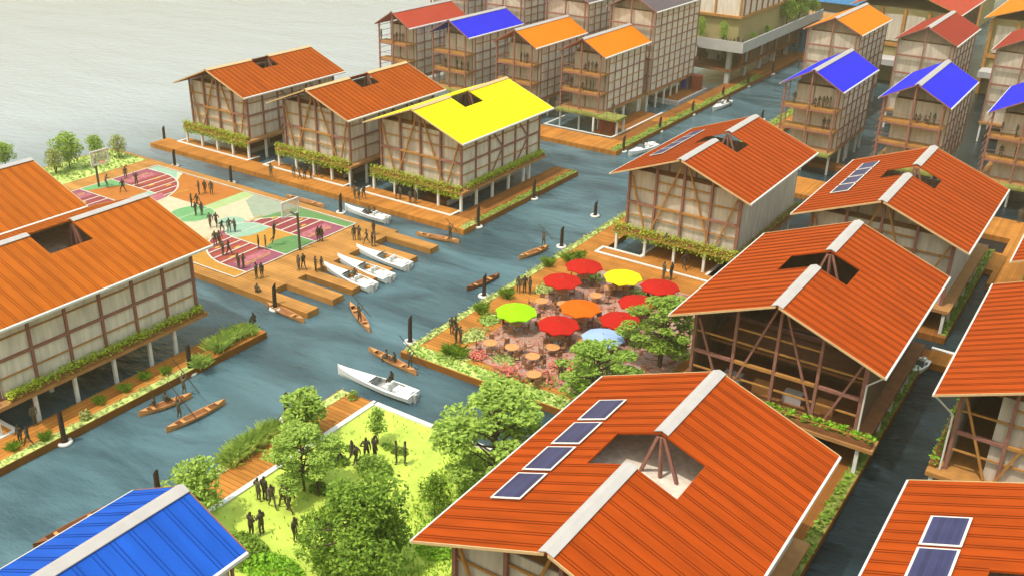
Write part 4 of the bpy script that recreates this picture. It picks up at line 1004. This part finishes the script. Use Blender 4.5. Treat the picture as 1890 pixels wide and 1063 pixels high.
group([(1224, 516, 'coat'), (1238, 517, 'stand')], 'beside the white kerb above the red umbrella', G, scale=1.15)
group([(1262, 498, 'walk2')], 'on the slatted deck under the stilt house', G, scale=1.1)
group([(1266, 438, 'walk')], 'on the planted front ledge of the plaza stilt house', G, 2.97, 1.1)
group([(1228, 452, 'sit')], 'on the planted front ledge, left of the walker', G, 2.6)
group([(1034, 700, 'stand'), (1041, 703, 'stand')], 'beside the tree in front of the blue umbrella', G, scale=1.1)
G = 'people on the lawn'
S = 1.12
group([(478, 924, 'akimbo'), (490, 923, 'stand')], 'near the white lawn edge', G, ZD+.02, S)
group([(503, 936, 'walk'), (524, 938, 'walk'), (536, 946, 'walk2')], 'strolling across the lower lawn', G, ZD+.02, S)
group([(465, 990, 'talk'), (484, 987, 'talk')], 'talking beside the dark bed by the blue roof', G, ZD+.02, S)
group([(626, 855, 'walk'), (650, 853, 'walk'), (659, 862, 'walk2')], 'walking left of the lawn sapling', G, ZD+.02, S)
group([(677, 851, 'akimbo'), (692, 848, 'stand')], 'in front of the lawn sapling', G, ZD+.02, S)
group([(732, 855, 'coat'), (748, 857, 'coat')], 'right of the lawn sapling', G, ZD+.02, S)
group([(588, 912, 'stand')], 'beside the trunk of the layered lawn tree', G, ZD+.02, S)
group([(546, 998, 'stand')], 'half hidden left of the dense dark tree', G, ZD+.02, S)
G = 'people on balconies'
def bal(name, pts, where, z, d=1.1):
    t = T[name]; y0 = min((c.matrix_basis.translation.y for c in kids(t)), default=0)
    group(pts, where, G, z, .95, Y=TY[name]+d)
TY = dict(T1=125.0, T2=125.1, T3=125.5, T4=126.5, T11=128.4, T12=129.0, T13=130.0)
bal('T1', [(704, 70, 'stand')], 'on the red roofed tower, upper balcony end', 8.5)
bal('T1', [(727, 72, 'sit'), (732, 70, 'stand'), (738, 70, 'talk'), (744, 70, 'stand')], 'grouped on the upper balcony below the red roof', 8.5)
bal('T2', [(823, 120, 'stand')], 'at the left balcony end of the blue roofed tower beside it', 5.75)
bal('T2', [(844, 126, 'talk'), (852, 124, 'stand'), (858, 122, 'walk'), (864, 122, 'stand')], 'on the lower balcony below the far blue roof', 5.75)
bal('T3', [(962, 102, 'stand'), (968, 102, 'talk'), (973, 103, 'stand')], 'on the upper balcony below the left bright orange roof', 8.5)
bal('T4', [(1060, 107, 'stand')], 'at the left upper balcony end below the corner orange roof', 8.5)
bal('T4', [(1081, 115, 'sit'), (1087, 112, 'stand'), (1094, 112, 'talk'), (1101, 111, 'stand')], 'on the upper balcony below the corner orange roof', 8.5)
bal('T4', [(1054, 160, 'stand')], 'at the left lower balcony end below the corner orange roof', 5.75)
bal('T4', [(1074, 169, 'sit'), (1082, 168, 'talk'), (1089, 166, 'stand'), (1095, 163, 'stand')], 'on the lower balcony below the corner orange roof', 5.75)
group([(1131, 210, 'stand')], 'on the green corner terrace over the deck', G, 3.03)
bal('T11', [(1467, 180, 'coat')], 'at the balcony end nearest the main canal', 8.5)
bal('T11', [(1504, 187, 'sit'), (1512, 187, 'talk'), (1520, 186, 'stand'), (1526, 186, 'coat'), (1533, 186, 'stand')], 'on the upper canal-side balcony under blue roof', 8.5)
bal('T11', [(1519, 238, 'stand'), (1527, 238, 'stand')], 'on the lower balcony below the canal-side blue roof', 5.75)
bal('T12', [(1690, 213, 'sit'), (1698, 215, 'sit'), (1708, 217, 'sit'), (1717, 216, 'talk'), (1726, 215, 'stand')], 'along the balcony of the second blue roof', 8.5)
bal('T13', [(1852, 232, 'lunge'), (1881, 228, 'stand')], 'on the upper balcony at the right edge', 8.5)
bal('T13', [(1846, 288, 'stand'), (1875, 280, 'stand')], 'on the lower balcony at the right edge', 5.75)
for q, where in (([(1335, 66, 'stand'), (1342, 68, 'sit'), (1349, 68, 'sit'), (1356, 69, 'talk'), (1364, 68, 'sit'), (1372, 70, 'stand')], 'on the concrete balcony front'), ):
    group(q, where, G, 6.92, 1.0, Y=166.0)
group([(1366, 44, 'stand')], 'beside the right shrub of the concrete balcony', G, 6.92, 1.0, Y=167.5)
group([(1272, 104, 'stand'), (1291, 108, 'stand'), (1303, 113, 'talk'), (1325, 112, 'stand'), (1335, 118, 'talk'), (1355, 115, 'stand')], 'on the covered deck below the concrete balcony', G, 3.06, 1.0, Y=169.5)
G = 'people on the far deck'
group([(1443, 102, 'stand'), (1452, 101, 'stand'), (1467, 105, 'walk')], 'at the far canal end before the blue kiosk', G, ZD, 1.25)
group([(1473, 128, 'stand')], 'at the canal edge left of the orange tall house', G, ZD, 1.2)
group([(1263, 142, 'sit'), (1268, 141, 'stand')], 'on the dock deck behind the blue door', G, 3.06, 1.0, Y=166.5)
group([(1879, 412, 'stand'), (1887, 408, 'stand')], 'on the orange deck at the right edge', G, ZD, 1.1)
group([(1317, 617, 'stand'), (1325, 618, 'walk')], 'inside the open timber front', 'people inside the open house', 5.96, 1.0, Y=67.5)

# ------------------------------------------------------------------ boats
def hull(mb, L, W, Hh, n=14, stern=0.0, bow_pow=.8, lift=.12, sheer=.12, mi=0, inner=1):
    rings = []
    for i in range(n+1):
        t = i/n; x = -L/2+L*t
        if stern: wd = W/2*(min(1, (1-t)**bow_pow*1.25) if t > .3 else 1)*(.93+.07*min(1, t*4))
        else: wd = W/2*math.sin(math.pi*max(.015, min(.985, t)))**bow_pow
        sh = Hh+sheer*(2*abs(t-.5))**2*(1 if not stern else (t > .4))
        k = len(mb.v); kz = -lift
        mb.v += [(x, -wd, sh), (x, -wd*.86, sh*.35), (x, -wd*.35, kz), (x, wd*.35, kz), (x, wd*.86, sh*.35), (x, wd, sh)]
        rings.append((k, wd, sh, x))
    for a, b in zip(rings, rings[1:]):
        for j in range(5): mb.f.append((a[0]+j, b[0]+j, b[0]+j+1, a[0]+j+1)); mb.m.append(mi)
    mb.f.append(tuple(rings[0][0]+j for j in range(6))); mb.m.append(mi); mb.f.append(tuple(rings[-1][0]+j for j in reversed(range(6)))); mb.m.append(mi)
    return rings
def canoe(px, py, heading, label, L=4.6, seatf=True, m='canoe', W=.85, z=0):
    p = at(px, py, 0.25)
    root = empty('canoe', (p.x, p.y, 0.02), label, 'canoe', 'canoes on the water')
    mb = MB(); r = hull(mb, L, W, .34, 18, 0, .75)
    # inside skin
    ks = []
    for (k, wd, sh, x) in r[1:-1]:
        b = len(mb.v); mb.v += [(x, -wd*.88, sh-.015), (x, -wd*.5, .06), (x, wd*.5, .06), (x, wd*.88, sh-.015)]; ks.append((b, k))
    for (a, ak), (b, bk) in zip(ks, ks[1:]):
        for j in range(3): mb.f.append((a+j, b+j, b+j+1, a+j+1)); mb.m.append(1)
        mb.f.append((ak, bk, b, a)); mb.m.append(0); mb.f.append((a+3, b+3, bk+5, ak+5)); mb.m.append(0)
    off = root.location
    mb.v = [(x+off.x, y+off.y, z_+off.z) for x, y, z_ in mb.v]
    mb.build('hull', [m, 'canoe_in' if m == 'canoe' else m], root, False)
    for t in (-.22, .2):
        s = MB().box(off.x+L*t-.12, off.y-W*.36, off.z+.25, off.x+L*t+.12, off.y+W*.36, off.z+.3); s.build('seat', 'canoe', root)
    for sx in (-1, 1):
        d = MB(); w_ = W*.28
        d.face([(off.x+sx*L*.49, off.y, off.z+.47), (off.x+sx*L*.34, off.y-w_, off.z+.40), (off.x+sx*L*.34, off.y+w_, off.z+.40)]); d.build('end_deck', m, root)
    root.rotation_euler = (0, 0, heading)
    return root
def hd(ax, ay, bx, by, z=.25):
    a, b = at(ax, ay, z), at(bx, by, z); return math.atan2(b.y-a.y, b.x-a.x), (b-a).length
def canoe2(ax, ay, bx, by, label, **k):
    h, L = hd(ax, ay, bx, by); return canoe((ax+bx)/2, (ay+by)/2, h, label, L=L, **k)
def punter(px, py, label, polea, poleb, z=.12, scale=1.0):
    p = at(px, py, z); person(p, 'pole', 'dark figure standing and holding a pole overhead, '+label, 'people on the boats', scale, math.pi+yaw*0)
    d = 1.9*scale; c = Vector((p.x, p.y+.0, z+d))
    # the pole passes through the raised hands
    a, b = Vector((p.x-1.15, p.y+.22, z+d+.75)), Vector((p.x+1.25, p.y+.12, z+d-.95))
    f = (poleb[0]-polea[0])/60.0
    mb = MB().tube([c+(a-c)*f*1.1, c+(b-c)*f*1.35], [.035, .035], 7)
    tag(mb.build('punting_pole', 'dark'), 'long dark pole held overhead by the figure '+label, 'pole', 'punting poles')
canoe2(491, 560, 561, 592, 'tan canoe tied beside the nearest pier end')
canoe2(645, 559, 682, 609, 'tan canoe with one poling figure in mid canal')
canoe2(680, 643, 768, 688, 'tan canoe with three figures beside the white speedboat')
canoe2(256, 764, 355, 728, 'tan canoe carrying two seated figures near the left deck')
canoe2(308, 793, 417, 739, 'tan canoe with one poling figure nearest the foreground')
canoe2(768, 431, 847, 446, 'pale tan canoe with poling figure at the walkway corner')
canoe2(958, 476, 1012, 455, 'brown canoe with poling figure before the plaza edge')
canoe2(862, 533, 922, 507, 'empty brown canoe in front of a mooring post off the plaza', m='canoe_d')
canoe2(64, 1008, 214, 930, 'long dark brown canoe beside the royal blue roof', m='canoe_d')
canoe2(528, 362, 598, 381, 'pale empty canoe between the court and the long walkway')
canoe2(1232, 226, 1268, 210, 'faint brown canoe far up the main canal', m='canoe_d')
punter(664, 596, 'in mid canal', (643, 558), (687, 588))
punter(757, 682, 'beside the white speedboat', (733, 636), (793, 696))
punter(332, 772, 'in the nearest canoe', (312, 732), (372, 790))
punter(341, 728, 'in the canoe near the left deck', (322, 680), (380, 738), z=.12)
punter(831, 444, 'at the walkway corner', (823, 410), (856, 434))
punter(1003, 456, 'before the plaza edge', (986, 416), (1024, 444))
G = 'people on the boats'
group([(715, 668, 'sit'), (729, 673, 'sit')], 'in the canoe beside the white speedboat', G, -.12)
group([(287, 756, 'sit'), (306, 749, 'sit')], 'in the canoe near the left deck', G, -.12)

def speedboat(ax, ay, bx, by, label, W=None, wake=False):
    """a = bow, b = stern, photo positions"""
    h, L = hd(bx, by, ax, ay, .5)
    p = at((ax+bx)/2, (ay+by)/2, .5)
    root = empty('speedboat', (p.x, p.y, 0.0), label, 'speedboat', 'white speedboats')
    W = W or L*.26; off = root.location
    mb = MB(); r = hull(mb, L, W, .62, 18, 1, .62, .2, .22)
    ks = []
    for i, (k, wd, sh, x) in enumerate(r):
        b = len(mb.v); mb.v += [(x, -wd*.8, sh+.03), (x, 0, sh+(.16 if i > 8 else .06)), (x, wd*.8, sh+.03)]; ks.append((b, k))
    rec = (3, 9)
    for i, ((a, ak), (b, bk)) in enumerate(zip(ks, ks[1:])):
        mb.f.append((ak, bk, b, a)); mb.m.append(0); mb.f.append((a+2, b+2, bk+5, ak+5)); mb.m.append(0)
        if not rec[0] <= i < rec[1]:
            mb.f.append((a, b, b+1, a+1)); mb.m.append(0); mb.f.append((a+1, b+1, b+2, a+2)); mb.m.append(0)
        else:
            c = len(mb.v)
            for (q, qk) in ((a, ak), (b, bk)):
                for j in (0, 2): v = mb.v[q+j]; mb.v.append((v[0], v[1], .28))
            mb.f.append((a, b, c+2, c)); mb.m.append(1); mb.f.append((a+2, c+1, c+3, b+2)); mb.m.append(1); mb.f.append((c, c+2, c+3, c+1)); mb.m.append(1)
    for i in rec:
        q = ks[i][0]; v0, v2, v1 = mb.v[q], mb.v[q+2], mb.v[q+1]
        mb.face([v0, v1, v2, (v2[0], v2[1], .28), (v0[0], v0[1], .28)], 1)
    T_ = lambda m_: [(x+off.x, y+off.y, z+off.z) for x, y, z in m_.v]
    mb.v = T_(mb); mb.build('hull', ['gel', 'cockpit'], root)
    x9 = r[9][3]; w9 = r[9][1]*.78; sh = .66
    ws = MB(); 
    ws.hexa([(x9+.25, -w9, sh+.02), (x9+.28, -w9, sh+.02), (x9+.28, w9, sh+.02), (x9+.25, w9, sh+.02), (x9-.18, -w9*.9, sh+.42), (x9-.15, -w9*.9, sh+.42), (x9-.15, w9*.9, sh+.42), (x9-.18, w9*.9, sh+.42)])
    ws.v = T_(ws); ws.build('windshield', 'glass', root)
    for yy in (-.4, .4):
        s = MB().box(r[6][3]-.25, yy*w9-.28*w9, .285, r[6][3]+.3, yy*w9+.28*w9, .62); s.box(r[6][3]-.42, yy*w9-.28*w9, .285, r[6][3]-.252, yy*w9+.28*w9, 1.0)
        s.v = T_(s); s.build('seat', 'gel', root)
    s = MB().box(r[3][3]+.05, -w9*.75, .285, r[3][3]+.5, w9*.75, .7); s.v = T_(s); s.build('bench', 'gel', root)
    s = MB().box(r[0][3]+.12, -w9*.5, .69, r[2][3], w9*.5, .84); s.v = T_(s); s.build('engine_cover', 'gel', root)
    s = MB().box(r[0][3]-.3, -.16, -.2, r[0][3]-.02, .16, .7); s.v = T_(s); s.build('outboard_motor', 'cockpit', root)
    root.rotation_euler = (0, 0, h)
    return root
speedboat(597, 489, 686, 528, 'white speedboat with seated driver, nearest of the three moored at the piers')
speedboat(622, 474, 718, 512, 'white empty speedboat in the middle of the three moored at the piers')
speedboat(657, 457, 752, 490, 'white empty speedboat, farthest of the three moored at the piers')
speedboat(636, 382, 714, 404, 'white speedboat with two figures moored along the long walkway')
speedboat(622, 679, 762, 730, 'large white speedboat crossing open water near the garden', W=1.8)
speedboat(1315, 202, 1345, 186, 'small white speedboat with two figures far up the main canal', W=1.7)
speedboat(1160, 284, 1208, 266, 'white speedboat with two figures behind the solar strip roof', W=1.9)
speedboat(1684, 690, 1706, 664, 'white motorboat moored in the narrow right canal', W=1.3)
group([(655, 517, 'sit')], 'driving the nearest moored speedboat', G, .2, 1.05)
group([(683, 400, 'sit'), (692, 401, 'sit')], 'in the speedboat along the long walkway', G, .2)
group([(724, 712, 'sit')], 'driving the large speedboat in open water', G, .2, 1.05)
group([(1336, 194, 'sit'), (1343, 194, 'sit')], 'in the speedboat far up the canal', G, .15, 1.2)
group([(1187, 273, 'sit'), (1193, 273, 'sit')], 'in the speedboat behind the solar strip', G, .15, 1.1)

# ------------------------------------------------------------------ mooring piles
PM = {}
def pile(px, py, h, label, z=0.0):
    p = at(px, py, z)
    if not PM:
        root = empty('mooring_pile', (0, 0, 0))
        mb = MB().tube([(0, 0, -1), (0.02, 0, 1.2), (.05, 0, 2.15)], [.2, .19, .18], 9, cap=False)
        b = len(mb.v)-9
        for j in range(9): x, y, zz = mb.v[b+j]; mb.v[b+j] = (x, y, zz+x*1.6)
        mb.f.append(tuple(b+j for j in range(9))); mb.m.append(0)
        s = mb.build('pile', 'dark'); s.parent = root
        fl = MB(); n = 18
        for i in range(n):
            a = 2*math.pi*i/n
            for (rr_, zz) in ((.27, .12), (.34, .24), (.5, .24), (.58, .1), (.5, -.05), (.3, -.05)): fl.v.append((rr_*math.cos(a), rr_*math.sin(a), zz))
        for i in range(n):
            for j in range(6): fl.f.append((i*6+j, ((i+1) % n)*6+j, ((i+1) % n)*6+(j+1) % 6, i*6+(j+1) % 6)); fl.m.append(0)
        f = fl.build('float_ring', 'white', None, True); f.parent = root
        PM['r'] = root; o = root
    else: o = copy_tree(PM['r'])
    o.location = p; o.name = 'mooring_pile'
    tag(o, label, 'mooring post', 'dark mooring posts with white float rings')
    o.rotation_euler = (0, 0, random.uniform(-.5, .5))
    for c in kids(o):
        if c.name.startswith('pile'): c.scale = (1, 1, h/2.3)
for px, py, h, lab in (
    (120, 818, 2.7, 'nearest the left picture edge beside the long deck'), (352, 690, 2.6, 'beside the grass clumps of the long left deck'), (508, 572, 2.6, 'at the nearest pier finger'),
    (304, 262, 2.1, 'at the far tip of the long walkway'), (323, 308, 2.2, 'between court corner and walkway, farthest one'), (427, 339, 2.2, 'between court and walkway, middle one'), (629, 394, 2.3, 'between court and walkway by the white speedboat'),
    (463, 300, 2.0, 'at the corner of the first amber house deck'), (652, 350, 2.1, 'at the corner of the middle amber house deck'),
    (882, 420, 2.5, 'at the near corner of the yellow house walkway'), (985, 368, 2.4, 'halfway along the yellow house walkway'),
    (1150, 281, 2.3, 'at the corner of the orange tower deck'), (1217, 244, 2.2, 'first along the far canal deck'), (1277, 213, 2.2, 'second along the far canal deck'), (1333, 183, 2.1, 'third along the far canal deck, behind the boat'), (1379, 161, 2.1, 'fourth along the far canal deck'), (1425, 138, 2.1, 'fifth and farthest along the far canal deck'),
    (757, 633, 2.6, 'at the pointed plaza corner'), (893, 548, 2.4, 'off the plaza in front of the empty canoe'), (1036, 457, 2.3, 'off the far plaza edge near the poling figure'),
    (530, 775, 2.4, 'behind the pale tree at the garden deck'), (296, 936, 2.9, 'just behind the royal blue roof'), (1406, 222, 1.6, 'peeking over the roof with the solar strip'), (1098, 400, 1.9, 'by the rounded stones near the far plaza')):
    pile(px, py, h, 'dark mooring post with white float ring, '+lab)

# ------------------------------------------------------------------ umbrellas, tables, chairs
def cafe_set(px, py, m, col_name, uz=2.5, r=1.9, canopy=True, nm='', rr=0):
    p = at(px, py, uz) if canopy else at(px, py, ZD+.75); x, y = p.x, p.y
    if canopy:
        u = empty('parasol', (x, y, ZD), '%s octagonal parasol over a round table, %s' % (col_name, nm), 'parasol', 'parasols on the plaza')
        mb = MB(); n = 8; zt = uz+.28
        top = (x, y, zt); ring = [(x+r*math.cos(2*math.pi*i/n+.3), y+r*math.sin(2*math.pi*i/n+.3), uz-.12) for i in range(n)]
        for i in range(n):
            a, b = ring[i], ring[(i+1) % n]
            mid = ((a[0]+b[0])/2*.985+x*.015, (a[1]+b[1])/2*.985+y*.015, uz-.04)
            mb.face([top, a, mid], 0); mb.face([top, mid, b], 0)
            mb.face([a, (a[0], a[1], a[2]-.1), (mid[0], mid[1], mid[2]-.1), mid], 0); mb.face([mid, (mid[0], mid[1], mid[2]-.1), (b[0], b[1], b[2]-.1), b], 0)
        mb.build('canopy', m, u)
        MB().tube([(x, y, ZD), (x, y, zt+.12)], [.035, .03], 8).build('pole', 'ochre', u)
        MB().tube([(x, y, ZD+.009), (x, y, ZD+.1)], [.3, .26], 14).build('base', 'concrete', u)
    desc = 'under the %s parasol %s' % (col_name, nm) if canopy else nm
    t = empty('table', (x, y, ZD), 'round tan table '+desc, 'table', 'round tables on the plaza')
    MB().tube([(x, y, ZD+.7), (x, y, ZD+.75)], [.62, .62], 20).build('tabletop', 'table', t)
    MB().tube([(x+.07, y, ZD+.01), (x+.07, y, ZD+.69)], [.06, .05], 8).build('pedestal', 'seat', t)
    MB().tube([(x+.07, y, ZD+.009), (x+.07, y, ZD+.05)], [.3, .28], 12).build('foot', 'seat', t)
    for i in range(4):
        a = rr+i*math.pi/2; cx, cy = x+1.0*math.cos(a), y+1.0*math.sin(a)
        c = chair(cx, cy, a, 'wicker chair at table '+desc)
CHP = {}
def chair(x, y, a, label):
    if not CHP:
        root = empty('chair', (0, 0, 0))
        def add(mb, n, m='seat'): o = mb.build(n, m); o.parent = root
        add(MB().box(-.23, -.23, .42, .23, .23, .48), 'seat'); add(MB().box(.19, -.23, .485, .24, .23, .92), 'backrest')
        for i in (-1, 1):
            for j in (-1, 1): add(MB().box(i*.2-.02, j*.2-.02, 0, i*.2+.02, j*.2+.02, .419), 'leg')
        CHP['r'] = root; o = root
    else: o = copy_tree(CHP['r'])
    o.location = (x, y, ZD+.01); o.rotation_euler = (0, 0, a); o.name = 'chair'
    return tag(o, label, 'chair', 'wicker chairs on the plaza')
for i, (px, py, m, cn, nm) in enumerate(((1078, 490, 'u_red', 'red', 'farthest back'), (1038, 517, 'u_red', 'red', 'left of the yellow one'), (1150, 510, 'u_yel', 'yellow', 'near the white kerb'), (1218, 528, 'u_red', 'red', 'in front of two standing figures'),
      (953, 574, 'u_lime', 'lime green', 'nearest the plank walk'), (1071, 567, 'u_or', 'orange', 'in the middle'), (1178, 558, 'u_red', 'red', 'beside the tree, right of the orange one'), (1031, 598, 'u_red', 'red', 'in front of the orange one'), (1145, 590, 'u_red', 'red', 'behind the light blue one'), (1113, 622, 'u_blue', 'light blue', 'behind the layered tree'))):
    cafe_set(px, py, m, cn, nm=nm, rr=.3+i*.37, r=1.88)
for i, (px, py, nm) in enumerate(((905, 632, 'in the open, nearest the plank walk'), (983, 657, 'in the open, left of the layered tree'), (945, 640, 'in the open, behind the flower bed'), (1100, 545, 'in the open between red and orange parasols'), (1040, 560, 'in the open beside the lime parasol'), (985, 690, 'in the open, nearest the flowers'), (1128, 530, 'in the open behind the yellow parasol'), (1010, 590, 'in the open between lime and red parasols'), (1110, 590, 'in the open in front of the orange parasol'), (1075, 628, 'in the open beside the light blue parasol'), (1020, 640, 'in the open left of the light blue parasol'), (1000, 555, 'in the open right of the lime parasol'))):
    cafe_set(px, py, None, '', canopy=False, nm=nm, rr=.5+i)

# ------------------------------------------------------------------ hoops
def hoop(x, y, sx, hpost, label):
    r = empty('basketball_hoop', (x, y, ZD), label, 'basketball hoop', 'basketball hoops')
    MB().tube([(x, y, ZD), (x, y, ZD+hpost)], [.14, .12], 10).build('post', 'steel', r)
    bar('arm', r, (x, y, ZD+hpost-.3), (x+sx*.95, y, ZD+hpost-.1), .12, .12, 'steel')
    bx = x+sx*1.0; zc = ZD+hpost+.35
    f = MB()
    for (a, b) in (((-1.15, -.8), (1.15, -.8)), ((-1.15, .8), (1.15, .8)), ((-1.15, -.8), (-1.15, .8)), ((1.15, -.8), (1.15, .8))): 
        f.bar((bx, y+a[0]*1.0, zc+a[1]), (bx, y+b[0], zc+b[1]), .14, .14)
    fo = f.build('backboard_frame', 'white', r)
    MB().box(bx-.02, y-1.07, zc-.72, bx+.02, y+1.07, zc+.72).build('backboard', 'board', r)
    t = MB(); n = 16; R0 = .3; cx = bx+sx*.42; zc2 = zc-.45
    ring = [(cx+R0*math.cos(2*math.pi*i/n), y+R0*math.sin(2*math.pi*i/n), zc2) for i in range(n)]
    for i in range(n): t.bar(ring[i], ring[(i+1) % n], .05)
    t.build('rim', 'orange', r)
    nt = MB()
    for i in range(n):
        a = 2*math.pi*(i+1)/n; nt.bar(ring[i], (cx+.17*math.cos(a), y+.17*math.sin(a), zc2-.45), .02)
    nt.build('net', 'net', r)
h2 = at(548, 460); h1 = at(183, 346)
hoop(-70.0, h2.y, -1, 4.1, 'basketball hoop with white framed board near the speedboat piers')
hoop(h1.x, h1.y, 1, 3.6, 'basketball hoop with white framed board near the trees')
def ball(px, py, z, label):
    p = at(px, py, z); mb = MB(); n = 10; prof = [(.02, -.16), (.1, -.125), (.155, -.04), (.155, .04), (.1, .125), (.02, .16)]
    k = []
    for (rr_, zz) in prof:
        b = len(mb.v); k.append(b)
        for j in range(n): mb.v.append((p.x+rr_*math.cos(6.2832*j/n), p.y+rr_*math.sin(6.2832*j/n), p.z+zz))
    for a, b in zip(k, k[1:]):
        for j in range(n): mb.f.append((a+j, a+(j+1) % n, b+(j+1) % n, b+j)); mb.m.append(0)
    mb.f.append(tuple(k[0]+j for j in reversed(range(n)))); mb.f.append(tuple(k[-1]+j for j in range(n))); mb.m += [0, 0]
    tag(mb.build('basketball', 'ball', None, True), label, 'ball')
ball(232, 306, 3.2, 'small brown basketball in the air beside the far hoop')

# ------------------------------------------------------------------ deck boxes and little things
def crate_stack(x, y, z, w_, d_, h_, label, m='crate'):
    r = empty('slatted_crate', (x+w_/2, y+d_/2, z), label, 'crate', 'slatted crates on decks')
    MB().box(x, y, z, x+w_, y+d_, z+h_-.08).build('body', m, r)
    MB().box(x-.06, y-.06, z+h_-.08, x+w_+.06, y+d_+.06, z+h_).build('lid', m, r)
    for i in range(int(w_/.45)): bar('slat', r, (x+.2+i*.45, y-.04, z+.05), (x+.2+i*.45, y-.04, z+h_-.1), .14, .06, 'brown')
    return r
crate_stack(-66.6, 126.2, ZD, 2.4, 1.2, 1.7, 'red-brown slatted crate under the corner terrace of the orange tower')
dk = at(1265, 178, .75)
crate_stack(-65.6, 157.0, .76, 1.3, 1.6, 2.4, 'red-brown slatted crate beside the blue door on the floating dock')
bd = empty('blue_door_shed', (-66.9, 157.5, .75), 'small shed with navy blue door on the floating dock', 'shed')
MB().box(-67.6, 156.8, .76, -66.2, 158.8, 3.0).build('wall', 'plydark', bd); MB().box(-67.2, 156.7, .78, -66.4, 156.79, 2.8).build('door', 'navy', bd)
MB().box(-67.8, 156.5, 3.0, -66.0, 159, 3.1).build('roof', 'brown', bd)
bpy.context.view_layer.update()
